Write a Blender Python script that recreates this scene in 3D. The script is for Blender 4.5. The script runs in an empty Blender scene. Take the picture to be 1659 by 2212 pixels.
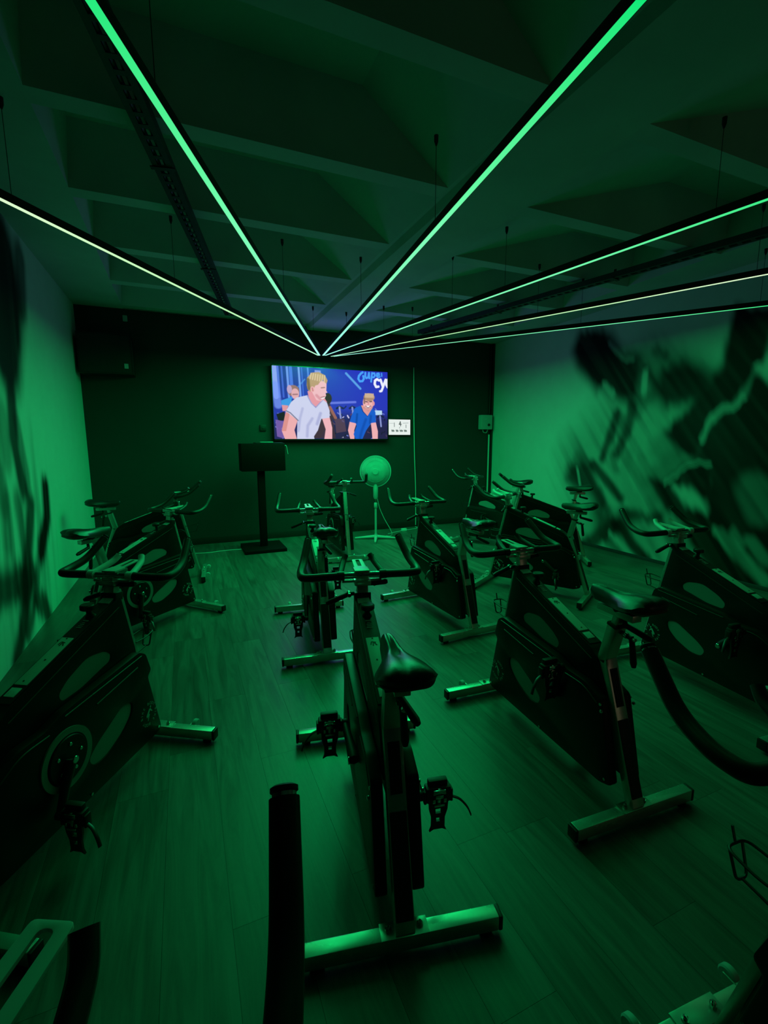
import bpy, bmesh, math, random
import numpy as np
from mathutils import Vector, Matrix

random.seed(7)
rng = np.random.default_rng(11)
scene = bpy.context.scene
C = scene.collection
PI = math.pi

# ---------------------------------------------------------------- camera
cam_d = bpy.data.cameras.new('camera')
cam = bpy.data.objects.new('camera', cam_d); C.objects.link(cam)
cam_d.sensor_fit = 'HORIZONTAL'; cam_d.sensor_width = 36.0
cam_d.lens = 36.0 * 1000.0 / 1659.0
cam_d.clip_start = 0.02; cam_d.clip_end = 60
FW = Vector((0.390, 0.908, -0.152)).normalized()
UP = Vector((0.063, 0.138, 0.988)); UP = (UP - FW * UP.dot(FW)).normalized()
RT = FW.cross(UP)
cam.matrix_world = Matrix(((RT.x, UP.x, -FW.x, 0.0), (RT.y, UP.y, -FW.y, 0.0), (RT.z, UP.z, -FW.z, 1.4), (0, 0, 0, 1)))
scene.camera = cam

# ---------------------------------------------------------------- world, exposure
world = bpy.data.worlds.new('world'); scene.world = world
world.use_nodes = True
world.node_tree.nodes['Background'].inputs[0].default_value = (0.0, 0.0, 0.0, 1)
world.node_tree.nodes['Background'].inputs[1].default_value = 0.0
vs = scene.view_settings
vs.view_transform = 'Standard'; vs.look = 'None'; vs.gamma = 1.0; vs.use_curve_mapping = False
vs.exposure = 0.0
cy = scene.cycles
cy.max_bounces = 7; cy.diffuse_bounces = 4; cy.glossy_bounces = 3; cy.transmission_bounces = 2; cy.transparent_max_bounces = 8

LIGHT_Z = 2.535
LED_RADIANCE = 70.0
LED_COLOR = (0.0, 1.0, 0.23)
LED_DROP = (1.34, 1.06, 0.62, 0.09)     # lamp power per segment from the back wall; falloff added to darken the near floor

# light of the television screen and of an unseen warm source behind the camera
def area(name, loc, rot, sx, sy, col, radiance):
    d = bpy.data.lights.new(name, 'AREA'); d.shape = 'RECTANGLE'; d.size = sx; d.size_y = sy
    d.color = col; d.energy = radiance * PI * sx * sy
    o = bpy.data.objects.new(name, d); C.objects.link(o); o.location = loc; o.rotation_euler = rot
    return o
area('television_lamp', (2.05, 6.60, 1.93), (-PI / 2, 0, 0), 1.7, 0.98, (0.12, 0.25, 1.0), 1.1)
area('rear_warm_lamp', (3.3, -2.50, 1.15), (PI / 2, 0, 0), 0.8, 1.9, (1.0, 0.72, 0.46), 0.14)

# ---------------------------------------------------------------- materials
def nt(name):
    m = bpy.data.materials.new(name); m.use_nodes = True
    return m, m.node_tree.nodes, m.node_tree.links, m.node_tree.nodes['Principled BSDF']

def simple(name, col, rough=0.5, metal=0.0, spec=0.5, noise=0.0, nscale=20.0, bump=0.0, bscale=60.0, coat=0.0):
    m, n, l, p = nt(name)
    p.inputs['Base Color'].default_value = (*col, 1)
    p.inputs['Roughness'].default_value = rough
    p.inputs['Metallic'].default_value = metal
    p.inputs['Specular IOR Level'].default_value = spec
    if coat: p.inputs['Coat Weight'].default_value = coat
    tc = n.new('ShaderNodeTexCoord')
    if noise > 0:
        t = n.new('ShaderNodeTexNoise'); t.inputs['Scale'].default_value = nscale; t.inputs['Detail'].default_value = 4
        l.new(tc.outputs['Object'], t.inputs['Vector'])
        r = n.new('ShaderNodeMapRange')
        r.inputs['To Min'].default_value = 1 - noise; r.inputs['To Max'].default_value = 1 + noise
        l.new(t.outputs['Fac'], r.inputs['Value'])
        mx = n.new('ShaderNodeVectorMath'); mx.operation = 'SCALE'
        mx.inputs[0].default_value = col; l.new(r.outputs['Result'], mx.inputs['Scale'])
        l.new(mx.outputs['Vector'], p.inputs['Base Color'])
        r2 = n.new('ShaderNodeMapRange')
        r2.inputs['To Min'].default_value = max(0.02, rough * (1 - noise)); r2.inputs['To Max'].default_value = min(1, rough * (1 + noise))
        l.new(t.outputs['Fac'], r2.inputs['Value']); l.new(r2.outputs['Result'], p.inputs['Roughness'])
    if bump > 0:
        t = n.new('ShaderNodeTexNoise'); t.inputs['Scale'].default_value = bscale; t.inputs['Detail'].default_value = 3
        l.new(tc.outputs['Object'], t.inputs['Vector'])
        b = n.new('ShaderNodeBump'); b.inputs['Strength'].default_value = bump; b.inputs['Distance'].default_value = 0.01
        l.new(t.outputs['Fac'], b.inputs['Height']); l.new(b.outputs['Normal'], p.inputs['Normal'])
    return m

M = {}
M['cover'] = simple('black_cover_plastic', (0.005, 0.0055, 0.005), 0.42, spec=0.28, noise=0.15, nscale=9)
M['chrome'] = simple('brushed_steel', (0.62, 0.60, 0.55), 0.27, metal=0.72, noise=0.10, nscale=6)
M['polished'] = simple('polished_steel', (0.65, 0.65, 0.62), 0.16, metal=1.0, noise=0.1)
M['rubber'] = simple('black_rubber_grip', (0.013, 0.014, 0.013), 0.40, spec=0.5, noise=0.2, nscale=25)
M['black'] = simple('matt_black_plastic', (0.010, 0.010, 0.010), 0.5, spec=0.4, noise=0.15)
M['leather'] = simple('black_saddle_leather', (0.016, 0.017, 0.018), 0.34, spec=0.55, noise=0.2, nscale=30, bump=0.05, bscale=180)
M['redbase'] = simple('dark_red_saddle_base', (0.16, 0.030, 0.022), 0.5, noise=0.25)
M['sticker'] = simple('silver_sticker', (0.62, 0.62, 0.58), 0.36, metal=0.0, noise=0.08)
M['whiteplastic'] = simple('white_plastic', (0.82, 0.82, 0.80), 0.45, noise=0.05)
M['fanplastic'] = simple('pale_fan_plastic', (0.46, 0.47, 0.46), 0.45, noise=0.05)
M['print'] = simple('grey_print', (0.55, 0.55, 0.53), 0.5, noise=0.3, nscale=80)
M['darkprint'] = simple('dark_print', (0.03, 0.03, 0.03), 0.5)
M['flywheel'] = simple('flywheel_steel', (0.45, 0.44, 0.42), 0.35, metal=0.7, noise=0.1)
M['blackpaint'] = simple('black_wall_paint', (0.035, 0.036, 0.036), 0.62, spec=0.3, noise=0.12, nscale=3, bump=0.03, bscale=120)
M['skirting'] = simple('black_skirting', (0.012, 0.012, 0.012), 0.5, noise=0.1)
M['concrete'] = simple('painted_concrete', (0.54, 0.54, 0.53), 0.8, spec=0.2, noise=0.22, nscale=2.2, bump=0.12, bscale=14)
M['darkmetal'] = simple('dark_anodised_profile', (0.02, 0.02, 0.02), 0.45, metal=0.3, noise=0.1)
M['tray'] = simple('galvanised_cable_tray', (0.05, 0.055, 0.06), 0.5, metal=0.5, noise=0.2)
M['podium'] = simple('satin_black_stand', (0.004, 0.004, 0.0045), 0.55, spec=0.12, noise=0.1)
M['cable'] = simple('white_cable', (0.70, 0.70, 0.66), 0.5, noise=0.05)
M['greybox'] = simple('light_grey_box', (0.45, 0.46, 0.45), 0.5, noise=0.08)
M['bezel'] = simple('black_tv_bezel', (0.008, 0.008, 0.009), 0.25)

# smoky see-through window of a bike cover
m, n, l, p = nt('smoked_window')
p.inputs['Base Color'].default_value = (0.34, 0.34, 0.32, 1); p.inputs['Roughness'].default_value = 0.35
tr = n.new('ShaderNodeBsdfTransparent'); mx = n.new('ShaderNodeMixShader'); mx.inputs[0].default_value = 0.62
l.new(tr.outputs[0], mx.inputs[1]); l.new(p.outputs[0], mx.inputs[2])
l.new(mx.outputs[0], n['Material Output'].inputs['Surface'])
M['window'] = m

# LED diffusers: emission colour set along the strip by a ramp, back wall end first
def diffuser_mat(name, near, mid, far):
    m, n, l, p = nt(name)
    p.inputs['Base Color'].default_value = (0.5, 0.5, 0.5, 1)
    tc = n.new('ShaderNodeTexCoord'); sx = n.new('ShaderNodeSeparateXYZ'); l.new(tc.outputs['Object'], sx.inputs[0])
    r = n.new('ShaderNodeMapRange'); r.inputs['From Min'].default_value = -2.6; r.inputs['From Max'].default_value = 2.6
    l.new(sx.outputs['X'], r.inputs['Value'])
    c = n.new('ShaderNodeValToRGB'); c.color_ramp.elements[0].color = (*near, 1); c.color_ramp.elements[1].color = (*far, 1)
    e = c.color_ramp.elements.new(0.72); e.color = (*mid, 1)
    l.new(r.outputs['Result'], c.inputs['Fac']); l.new(c.outputs['Color'], p.inputs['Emission Color'])
    p.inputs['Emission Strength'].default_value = 1.0
    return m
M['diffuser'] = diffuser_mat('led_diffuser', (0.36, 1.0, 0.64), (0.20, 1.0, 0.46), (0.0, 0.80, 0.18))
M['diffuser_warm'] = diffuser_mat('led_diffuser_pale', (0.42, 1.0, 0.40), (0.60, 1.0, 0.52), (0.85, 1.0, 0.70))

def attr_mat(name, emit=None, rough=0.6):
    m, n, l, p = nt(name)
    a = n.new('ShaderNodeVertexColor'); a.layer_name = 'Col'
    p.inputs['Roughness'].default_value = rough; p.inputs['Specular IOR Level'].default_value = 0.12
    if emit is None:
        tc = n.new('ShaderNodeTexCoord'); t = n.new('ShaderNodeTexNoise'); t.inputs['Scale'].default_value = 5; t.inputs['Detail'].default_value = 4
        l.new(tc.outputs['Object'], t.inputs['Vector'])
        r = n.new('ShaderNodeMapRange'); r.inputs['To Min'].default_value = 0.92; r.inputs['To Max'].default_value = 1.06
        l.new(t.outputs['Fac'], r.inputs['Value'])
        mx = n.new('ShaderNodeVectorMath'); mx.operation = 'SCALE'
        l.new(a.outputs['Color'], mx.inputs[0]); l.new(r.outputs['Result'], mx.inputs['Scale'])
        l.new(mx.outputs['Vector'], p.inputs['Base Color'])
    else:
        p.inputs['Base Color'].default_value = (0.01, 0.01, 0.01, 1)
        l.new(a.outputs['Color'], p.inputs['Emission Color']); p.inputs['Emission Strength'].default_value = emit
    return m
M['mural'] = attr_mat('mural_print')
M['screen'] = attr_mat('lit_screen', emit=1.0, rough=0.25)

# vinyl plank floor
m, n, l, p = nt('vinyl_plank')
tc = n.new('ShaderNodeTexCoord'); oi = n.new('ShaderNodeObjectInfo')
cmb = n.new('ShaderNodeCombineXYZ')
for i_, k_ in enumerate((37.0, 91.0, 13.0)):
    mu = n.new('ShaderNodeMath'); mu.operation = 'MULTIPLY'; mu.inputs[1].default_value = k_
    l.new(oi.outputs['Random'], mu.inputs[0]); l.new(mu.outputs[0], cmb.inputs[i_])
mp = n.new('ShaderNodeMapping'); mp.inputs['Scale'].default_value = (11.0, 1.1, 1.0)
ad = n.new('ShaderNodeVectorMath'); ad.operation = 'ADD'
l.new(tc.outputs['Object'], mp.inputs['Vector']); l.new(mp.outputs['Vector'], ad.inputs[0]); l.new(cmb.outputs[0], ad.inputs[1])
t1 = n.new('ShaderNodeTexNoise'); t1.inputs['Scale'].default_value = 2.0; t1.inputs['Detail'].default_value = 6; t1.inputs['Roughness'].default_value = 0.62; t1.inputs['Distortion'].default_value = 1.2
l.new(ad.outputs[0], t1.inputs['Vector'])
cr = n.new('ShaderNodeValToRGB')
cr.color_ramp.elements[0].position = 0.30; cr.color_ramp.elements[0].color = (0.060, 0.056, 0.048, 1)
cr.color_ramp.elements[1].position = 0.72; cr.color_ramp.elements[1].color = (0.165, 0.155, 0.135, 1)
l.new(t1.outputs['Fac'], cr.inputs['Fac'])
rr = n.new('ShaderNodeMapRange'); rr.inputs['To Min'].default_value = 0.80; rr.inputs['To Max'].default_value = 1.18
l.new(oi.outputs['Random'], rr.inputs['Value'])
sc_ = n.new('ShaderNodeVectorMath'); sc_.operation = 'SCALE'
l.new(cr.outputs['Color'], sc_.inputs[0]); l.new(rr.outputs['Result'], sc_.inputs['Scale']); l.new(sc_.outputs['Vector'], p.inputs['Base Color'])
r3 = n.new('ShaderNodeMapRange'); r3.inputs['To Min'].default_value = 0.28; r3.inputs['To Max'].default_value = 0.50
l.new(t1.outputs['Fac'], r3.inputs['Value']); l.new(r3.outputs['Result'], p.inputs['Roughness'])
bp = n.new('ShaderNodeBump'); bp.inputs['Strength'].default_value = 0.06; bp.inputs['Distance'].default_value = 0.004
l.new(t1.outputs['Fac'], bp.inputs['Height']); l.new(bp.outputs['Normal'], p.inputs['Normal'])
M['plank'] = m

# ---------------------------------------------------------------- mesh helpers
def finish(bm, name, mat, smooth=True, ang=38):
    bmesh.ops.remove_doubles(bm, verts=bm.verts, dist=1e-6)
    bmesh.ops.recalc_face_normals(bm, faces=bm.faces)
    if smooth:
        lim = math.radians(ang)
        for f in bm.faces: f.smooth = True
        for e in bm.edges:
            if len(e.link_faces) == 2 and e.calc_face_angle(0) > lim: e.smooth = False
    me = bpy.data.meshes.new(name); bm.to_mesh(me); bm.free()
    if mat: me.materials.append(M[mat])
    return me

def box(bm, c, s, rot=None, bev=0.0):
    r = bmesh.ops.create_cube(bm, size=1.0)
    vs_ = r['verts']
    for v in vs_: v.co = Vector((v.co.x * s[0], v.co.y * s[1], v.co.z * s[2]))
    if bev > 0:
        es = list({e for v in vs_ for e in v.link_edges})
        g = bmesh.ops.bevel(bm, geom=es, offset=bev, segments=2, profile=0.6, affect='EDGES')
        vs_ = list({v for f in g['faces'] for v in f.verts} | {v for v in vs_ if v.is_valid})
    for v in vs_:
        co = v.co
        if rot is not None: co = rot @ co
        v.co = co + Vector(c)

def beam(bm, a, b, w, d, bev=0.0, side=Vector((0, 1, 0))):
    """box running from a to b; w measured along `side`, d across"""
    a = Vector(a); b = Vector(b); z = (b - a).normalized()
    x = (side - z * side.dot(z)).normalized(); y = z.cross(x)
    R_ = Matrix((x, y, z)).transposed()
    box(bm, (a + b) / 2, (w, d, (b - a).length), R_, bev)

def poly_face(bm, outer, holes, lat):
    vs_ = []; es = []
    for loop in [outer] + holes:
        vv = [bm.verts.new((s, lat, z)) for s, z in loop]
        es += [bm.edges.new((vv[i], vv[(i + 1) % len(vv)])) for i in range(len(vv))]
        vs_ += vv
    r = bmesh.ops.triangle_fill(bm, use_beauty=True, use_dissolve=False, edges=es)
    return [f for f in r['geom'] if isinstance(f, bmesh.types.BMFace)]

def prism(bm, outer, lat0, lat1, holes=(), bev=0.0):
    nb = set(bm.faces)
    fs = poly_face(bm, outer, list(holes), lat0)
    r = bmesh.ops.extrude_face_region(bm, geom=fs)
    bmesh.ops.translate(bm, vec=(0, lat1 - lat0, 0), verts=[v for v in r['geom'] if isinstance(v, bmesh.types.BMVert)])
    if bev > 0:
        nf = [f for f in bm.faces if f not in nb]
        bmesh.ops.recalc_face_normals(bm, faces=nf)
        es = [e for e in {e for f in nf for e in f.edges} if len(e.link_faces) == 2 and e.calc_face_angle(0) > math.radians(60)]
        bmesh.ops.bevel(bm, geom=es, offset=bev, segments=2, profile=0.6, affect='EDGES')

def rounded(pts, r, seg=4):
    """round the corners of a closed 2D polygon"""
    out = []; n_ = len(pts)
    for i in range(n_):
        p0 = Vector(pts[i - 1]); p1 = Vector(pts[i]); p2 = Vector(pts[(i + 1) % n_])
        a = p0 - p1; b = p2 - p1
        k = min(r, a.length * 0.45, b.length * 0.45)
        A = p1 + a.normalized() * k; B = p1 + b.normalized() * k
        for j in range(seg + 1):
            t = j / seg
            q = A * (1 - t) ** 2 + p1 * 2 * t * (1 - t) + B * t * t
            out.append((q.x, q.y))
    return out

def bend(pts, r, seg=5):
    """round the inner corners of an open 3D path"""
    pts = [Vector(p) for p in pts]; out = [pts[0]]
    for i in range(1, len(pts) - 1):
        a = pts[i - 1] - pts[i]; b = pts[i + 1] - pts[i]
        k = min(r, a.length * 0.48, b.length * 0.48)
        A = pts[i] + a.normalized() * k; B = pts[i] + b.normalized() * k
        for j in range(seg + 1):
            t = j / seg
            out.append(A * (1 - t) ** 2 + pts[i] * 2 * t * (1 - t) + B * t * t)
    out.append(pts[-1]); return out

def tube(bm, pts, r, seg=10, cap=True, radii=None, flat=1.0):
    pts = [Vector(p) for p in pts]; n_ = len(pts)
    t0 = (pts[1] - pts[0]).normalized()
    ref = Vector((0, 0, 1)) if abs(t0.z) < 0.9 else Vector((1, 0, 0))
    x = (ref - t0 * ref.dot(t0)).normalized()
    rings = []
    for i, p_ in enumerate(pts):
        t = (pts[min(i + 1, n_ - 1)] - pts[max(i - 1, 0)]).normalized()
        x = (x - t * x.dot(t)).normalized(); y = t.cross(x)
        rad = radii[i] if radii else r
        rings.append([bm.verts.new(p_ + x * (rad * flat * math.cos(2 * PI * k / seg)) + y * (rad * math.sin(2 * PI * k / seg))) for k in range(seg)])
    for i in range(n_ - 1):
        for k in range(seg):
            bm.faces.new((rings[i][k], rings[i][(k + 1) % seg], rings[i + 1][(k + 1) % seg], rings[i + 1][k]))
    if cap:
        bm.faces.new(rings[0][::-1]); bm.faces.new(rings[-1])

def disc(bm, c, axis, r, h, seg=24, bev=0.0):
    """solid cylinder centred on c"""
    a = Vector(axis).normalized(); c = Vector(c)
    if bev > 0:
        tube(bm, [c - a * h / 2, c - a * (h / 2 - bev), c + a * (h / 2 - bev), c + a * h / 2], r, seg, True, [r - bev, r, r, r - bev])
    else:
        tube(bm, [c - a * h / 2, c + a * h / 2], r, seg)

def ring(bm, c, axis, r0, r1, h, seg=36):
    a = Vector(axis).normalized(); c = Vector(c)
    ref = Vector((0, 0, 1)) if abs(a.z) < 0.9 else Vector((1, 0, 0))
    x = (ref - a * ref.dot(a)).normalized(); y = a.cross(x)
    loops = []
    for rad, o in ((r0, -h / 2), (r1, -h / 2), (r1, h / 2), (r0, h / 2)):
        loops.append([bm.verts.new(c + a * o + (x * math.cos(2 * PI * k / seg) + y * math.sin(2 * PI * k / seg)) * rad) for k in range(seg)])
    for q in range(4):
        A = loops[q]; B = loops[(q + 1) % 4]
        for k in range(seg):
            bm.faces.new((A[k], A[(k + 1) % seg], B[(k + 1) % seg], B[k]))

def link(name, me, parent=None, loc=(0, 0, 0), rot=None):
    o = bpy.data.objects.new(name, me); C.objects.link(o)
    o.location = loc
    if rot: o.rotation_euler = rot
    if parent: o.parent = parent
    return o

def mk(name, fn, mat, parent=None, loc=(0, 0, 0), rot=None, smooth=True):
    bm = bmesh.new(); fn(bm)
    return link(name, finish(bm, name, mat, smooth), parent, loc, rot)

def tag(o, label, cat, group=None):
    o['label'] = label; o['category'] = cat
    if group: o['group'] = group
    return o

def struct(o, label=None):
    o['kind'] = 'structure'
    if label: o['label'] = label
    return o

def empty(name, loc, rz=0.0):
    o = bpy.data.objects.new(name, None); C.objects.link(o)
    o.location = loc; o.rotation_euler = (0, 0, rz); o.empty_display_size = 0.1
    return o

# ---------------------------------------------------------------- numpy painting (flat print and screen pictures)
def sdf_line(X, Y, pts):
    d = np.full(X.shape, 1e9)
    for (ax, ay), (bx, by) in zip(pts[:-1], pts[1:]):
        vx, vy = bx - ax, by - ay; L2 = vx * vx + vy * vy + 1e-12
        t = np.clip(((X - ax) * vx + (Y - ay) * vy) / L2, 0, 1)
        d = np.minimum(d, np.hypot(X - ax - t * vx, Y - ay - t * vy))
    return d

def in_poly(X, Y, pts):
    ins = np.zeros(X.shape, bool); n_ = len(pts)
    for i in range(n_):
        x0, y0 = pts[i]; x1, y1 = pts[(i + 1) % n_]
        if y0 == y1: continue
        c = ((y0 > Y) != (y1 > Y)) & (X < (x1 - x0) * (Y - y0) / (y1 - y0) + x0)
        ins ^= c
    return ins

def vnoise(X, Y, sx, sy, seed):
    g = np.random.default_rng(seed).random((64, 64))
    x = X * sx; y = Y * sy
    xi = np.floor(x).astype(int); yi = np.floor(y).astype(int)
    fx = x - xi; fy = y - yi; fx = fx * fx * (3 - 2 * fx); fy = fy * fy * (3 - 2 * fy)
    a = g[xi % 64, yi % 64]; b = g[(xi + 1) % 64, yi % 64]; c = g[xi % 64, (yi + 1) % 64]; d = g[(xi + 1) % 64, (yi + 1) % 64]
    return (a * (1 - fx) + b * fx) * (1 - fy) + (c * (1 - fx) + d * fx) * fy

def grid_mesh(name, P, col, mat):
    """P: (ny,nx,3) points, col: (ny,nx,3) linear colours"""
    ny, nx, _ = P.shape
    idx = np.arange(ny * nx).reshape(ny, nx)
    q = np.stack([idx[:-1, :-1], idx[:-1, 1:], idx[1:, 1:], idx[1:, :-1]], -1).reshape(-1, 4)
    me = bpy.data.meshes.new(name)
    me.from_pydata(P.reshape(-1, 3).tolist(), [], q.tolist())
    a = me.color_attributes.new('Col', 'FLOAT_COLOR', 'POINT')
    rgba = np.ones((ny * nx, 4), np.float32); rgba[:, :3] = col.reshape(-1, 3)
    a.data.foreach_set('color', rgba.ravel())
    me.materials.append(M[mat]); me.update()
    return me

def lin(c):
    c = np.asarray(c, float) / 255.0
    return np.where(c <= 0.04045, c / 12.92, ((c + 0.055) / 1.055) ** 2.4)

# ================================================================ ROOM
XL, XR, YB, YR, ZC = -1.08, 4.913, 6.72, -2.6, 3.0
ZTOP = 3.55

# floor: slab with planks laid along the room
floor = struct(mk('floor', lambda bm: box(bm, ((XL + XR) / 2, (YB + YR) / 2, -0.063), (XR - XL + 0.4, YB - YR + 0.4, 0.11)), 'plank'), 'dark vinyl plank floor of the cycling studio')
PW, PL = 0.1875, 1.30
bm = bmesh.new(); box(bm, (0, 0, 0), (PW - 0.0008, 1.0, 0.008), None, 0.0)
plank_me = finish(bm, 'plank', 'plank', False)
ncol = int(math.ceil((XR - XL) / PW))
for i in range(ncol):
    x0 = XL + i * PW; x1 = min(x0 + PW, XR)
    y = YR - random.random() * PL
    while y < YB:
        a = max(y, YR); b = min(y + PL, YB)
        if b - a > 0.05:
            o = link('plank', plank_me, floor, ((x0 + x1) / 2, (a + b) / 2, -0.004))
            o.scale = ((x1 - x0) / PW, b - a - 0.0008, 1)
        y += PL

# murals printed on the side walls (soft streaked pictures of riders), laid out in wall metres (y, z)
RM = [('p', [(4.08, 2.42), (3.76, 2.36), (3.44, 2.24), (3.12, 2.02), (3.41, 1.96), (3.61, 1.89), (3.85, 1.86), (4.01, 1.95)], 0.16, 0.5), ('p', [(4.85, 2.77), (4.59, 2.77), (4.38, 2.66), (4.17, 2.43), (3.98, 2.34), (3.92, 2.19), (3.97, 1.87), (4.16, 1.92), (4.42, 2.09), (4.5, 2.05), (4.65, 2.18), (4.84, 2.4), (4.93, 2.59)], 0.1, 1), ('p', [(3.63, 2.13), (3.43, 2.18), (3.24, 2.08), (3.09, 1.96), (3.18, 1.76), (3.3, 1.81), (3.54, 1.77), (3.65, 1.94)], 0.1, 0.98), ('p', [(2.93, 2.65), (2.6, 2.57), (2.64, 2.27), (2.7, 2.05), (2.82, 1.9), (2.95, 1.76), (3.06, 1.62), (3.14, 1.42), (3.2, 1.24), (3.35, 1.3), (3.52, 1.48), (3.38, 1.63), (3.21, 1.78), (3.09, 1.95), (3.01, 2.15)], 0.05, 1), ('p', [(2.94, 1.7), (2.78, 1.83), (2.7, 1.99), (2.35, 1.91), (2.26, 1.09), (3.14, 1.05), (3.16, 1.26), (3.14, 1.4)], 0.06, 1), ('p', [(3.19, 0.65), (3.01, 0.95), (3.01, 1.17), (3.16, 1.28), (2.99, 1.35), (2.29, 1.36), (2.14, -0.04), (2.68, -0.04), (2.9, 0.08), (3.11, 0.3), (3.19, 0.45)], 0.06, 1), ('p', [(3.66, 1.05), (3.35, 1.29), (3.04, 1.2), (3.24, 1.14), (3.49, 0.88), (3.68, 0.92)], 0.1, 0.5), ('p', [(3.68, 0.93), (3.49, 0.88), (3.33, 1.09), (3.15, 1.16), (3.03, 1.15), (3.01, 0.95), (3.01, 0.67), (3.06, 0.48), (3.28, 0.55), (3.44, 0.61), (3.58, 0.77)], 0.05, 0.98), ('p', [(3.38, 0.87), (3.21, 0.85), (3.06, 0.75), (3.03, 0.67), (3.2, 0.71)], 0.05, -0.72), ('s', [(3.49, 0.88), (3.33, 1.07), (3.15, 1.18), (3.03, 1.16)], 0.01, -0.45), ('s', [(2.81, 1.81), (2.92, 1.73), (3.03, 1.63), (3.14, 1.41)], 0.016, -0.6), ('s', [(2.63, 2.17), (2.71, 2.04)], 0.012, -0.6), ('p', [(2.69, 2.01), (2.62, 2.13), (2.53, 2.06), (2.51, 1.87)], 0.05, -0.8), ('s', [(2.88, 0.48), (2.63, 0.26), (2.42, 0.08)], 0.045, -0.42), ('s', [(2.59, 0.45), (2.44, 0.28)], 0.04, -0.3), ('s', [(2.62, 0.93), (2.52, 0.77)], 0.15, -0.22), ('s', [(2.75, 0.49), (2.66, 0.39)], 0.03, -0.25), ('s', [(3.76, 2.39), (3.64, 2.31)], 0.02, 0.55), ('s', [(3.84, 2.19), (3.69, 2.01)], 0.02, 0.6), ('s', [(3.84, 2.16), (3.83, 1.93)], 0.025, -0.6), ('s', [(4.37, 2.57), (4.16, 2.38), (4.03, 2.34)], 0.012, -0.35), ('s', [(4.19, 1.73), (4.27, 1.4), (4.37, 1.16)], 0.03, 0.85), ('s', [(3.98, 1.8), (4.02, 1.51), (4.16, 1.22)], 0.035, 0.8), ('s', [(4.1, 1.67), (4.12, 1.45)], 0.02, 0.45), ('s', [(4.38, 2.09), (4.26, 1.97)], 0.03, -0.5), ('p', [(3.69, 1.35), (3.53, 1.48), (3.35, 1.3), (3.54, 1.18), (3.68, 1.22)], 0.08, 0.4), ('s', [(3.92, 1.71), (3.82, 1.86), (3.72, 1.9)], 0.05, 0.35), ('p', [(4.91, 1.04), (4.71, 1.06), (4.59, 0.9), (4.46, 0.68), (4.34, 0.52), (4.54, 0.73), (4.77, 0.77), (4.94, 0.88)], 0.1, 0.92), ('s', [(4.51, 1.07), (4.26, 0.84), (4.07, 0.68)], 0.035, 0.9), ('s', [(4.65, 1.02), (4.49, 0.79), (4.33, 0.58)], 0.025, 0.7), ('s', [(4.22, 1.18), (4.15, 1.02)], 0.02, 0.5), ('s', [(4.76, 1.01), (4.71, 0.8)], 0.008, -0.6), ('s', [(4.39, 0.74), (4.23, 0.5)], 0.02, 0.5), ('s', [(4.76, 1.16), (4.52, 1.03)], 0.05, 0.4), ('p', [(4.44, 0.5), (4.13, 0.42), (3.88, 0.5), (3.95, 0.31), (4.14, 0.22), (4.36, 0.31)], 0.12, 0.85), ('s', [(4.13, 0.3), (4.35, 0.18), (4.54, 0.02)], 0.075, 0.9), ('s', [(4.04, 0.35), (3.85, 0.17), (3.64, 0.01)], 0.042, 0.95), ('s', [(4.26, 0.18), (3.99, 0.02)], 0.035, 0.6), ('s', [(4.17, 0.21), (3.84, 0.02)], 0.02, -0.5), ('s', [(4.0, 0.52), (3.76, 0.48), (3.51, 0.51)], 0.035, 0.75), ('s', [(3.97, 1.24), (4.05, 1.0), (3.93, 0.74), (3.71, 0.6)], 0.04, 0.18), ('s', [(3.82, 1.19), (3.74, 0.94), (3.58, 0.72)], 0.03, 0.25)]
LM = [([(4.2, 2.71), (4.26, 2.43), (4.1, 2.08)], 0.24, 1), ([(4.7, 2.82), (4.59, 2.45)], 0.08, 0.8), ([(3.99, 2.0), (4.29, 2.18)], 0.1, 0.9), ([(4.1, 1.74), (4.03, 1.39), (4.12, 1.05)], 0.05, 0.9), ([(4.14, 1.58), (4.24, 1.21), (4.22, 1.01)], 0.03, 0.6), ([(3.86, 1.57), (3.85, 1.26)], 0.05, 0.5), ([(4.24, 0.93), (3.99, 0.59), (3.8, 0.38)], 0.05, 0.9), ([(4.68, 1.04), (4.62, 0.77), (4.35, 0.51)], 0.05, 1), ([(4.33, 0.59), (4.14, 0.38)], 0.04, 0.7), ([(3.93, 0.97), (3.94, 0.67)], 0.04, 0.6), ([(3.4, 0.5), (3.74, 0.48), (4.04, 0.44)], 0.07, 0.9), ([(3.94, 0.4), (3.7, 0.11), (3.53, -0.04)], 0.05, 0.95), ([(4.09, 0.25), (4.26, 0.12), (4.34, -0.02)], 0.05, 0.9), ([(4.05, 0.23), (3.81, 0.07)], 0.03, 0.8), ([(3.72, 1.03), (3.65, 0.73)], 0.03, 0.5), ([(3.66, 1.21), (3.66, 0.98)], 0.04, 0.5)]

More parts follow.
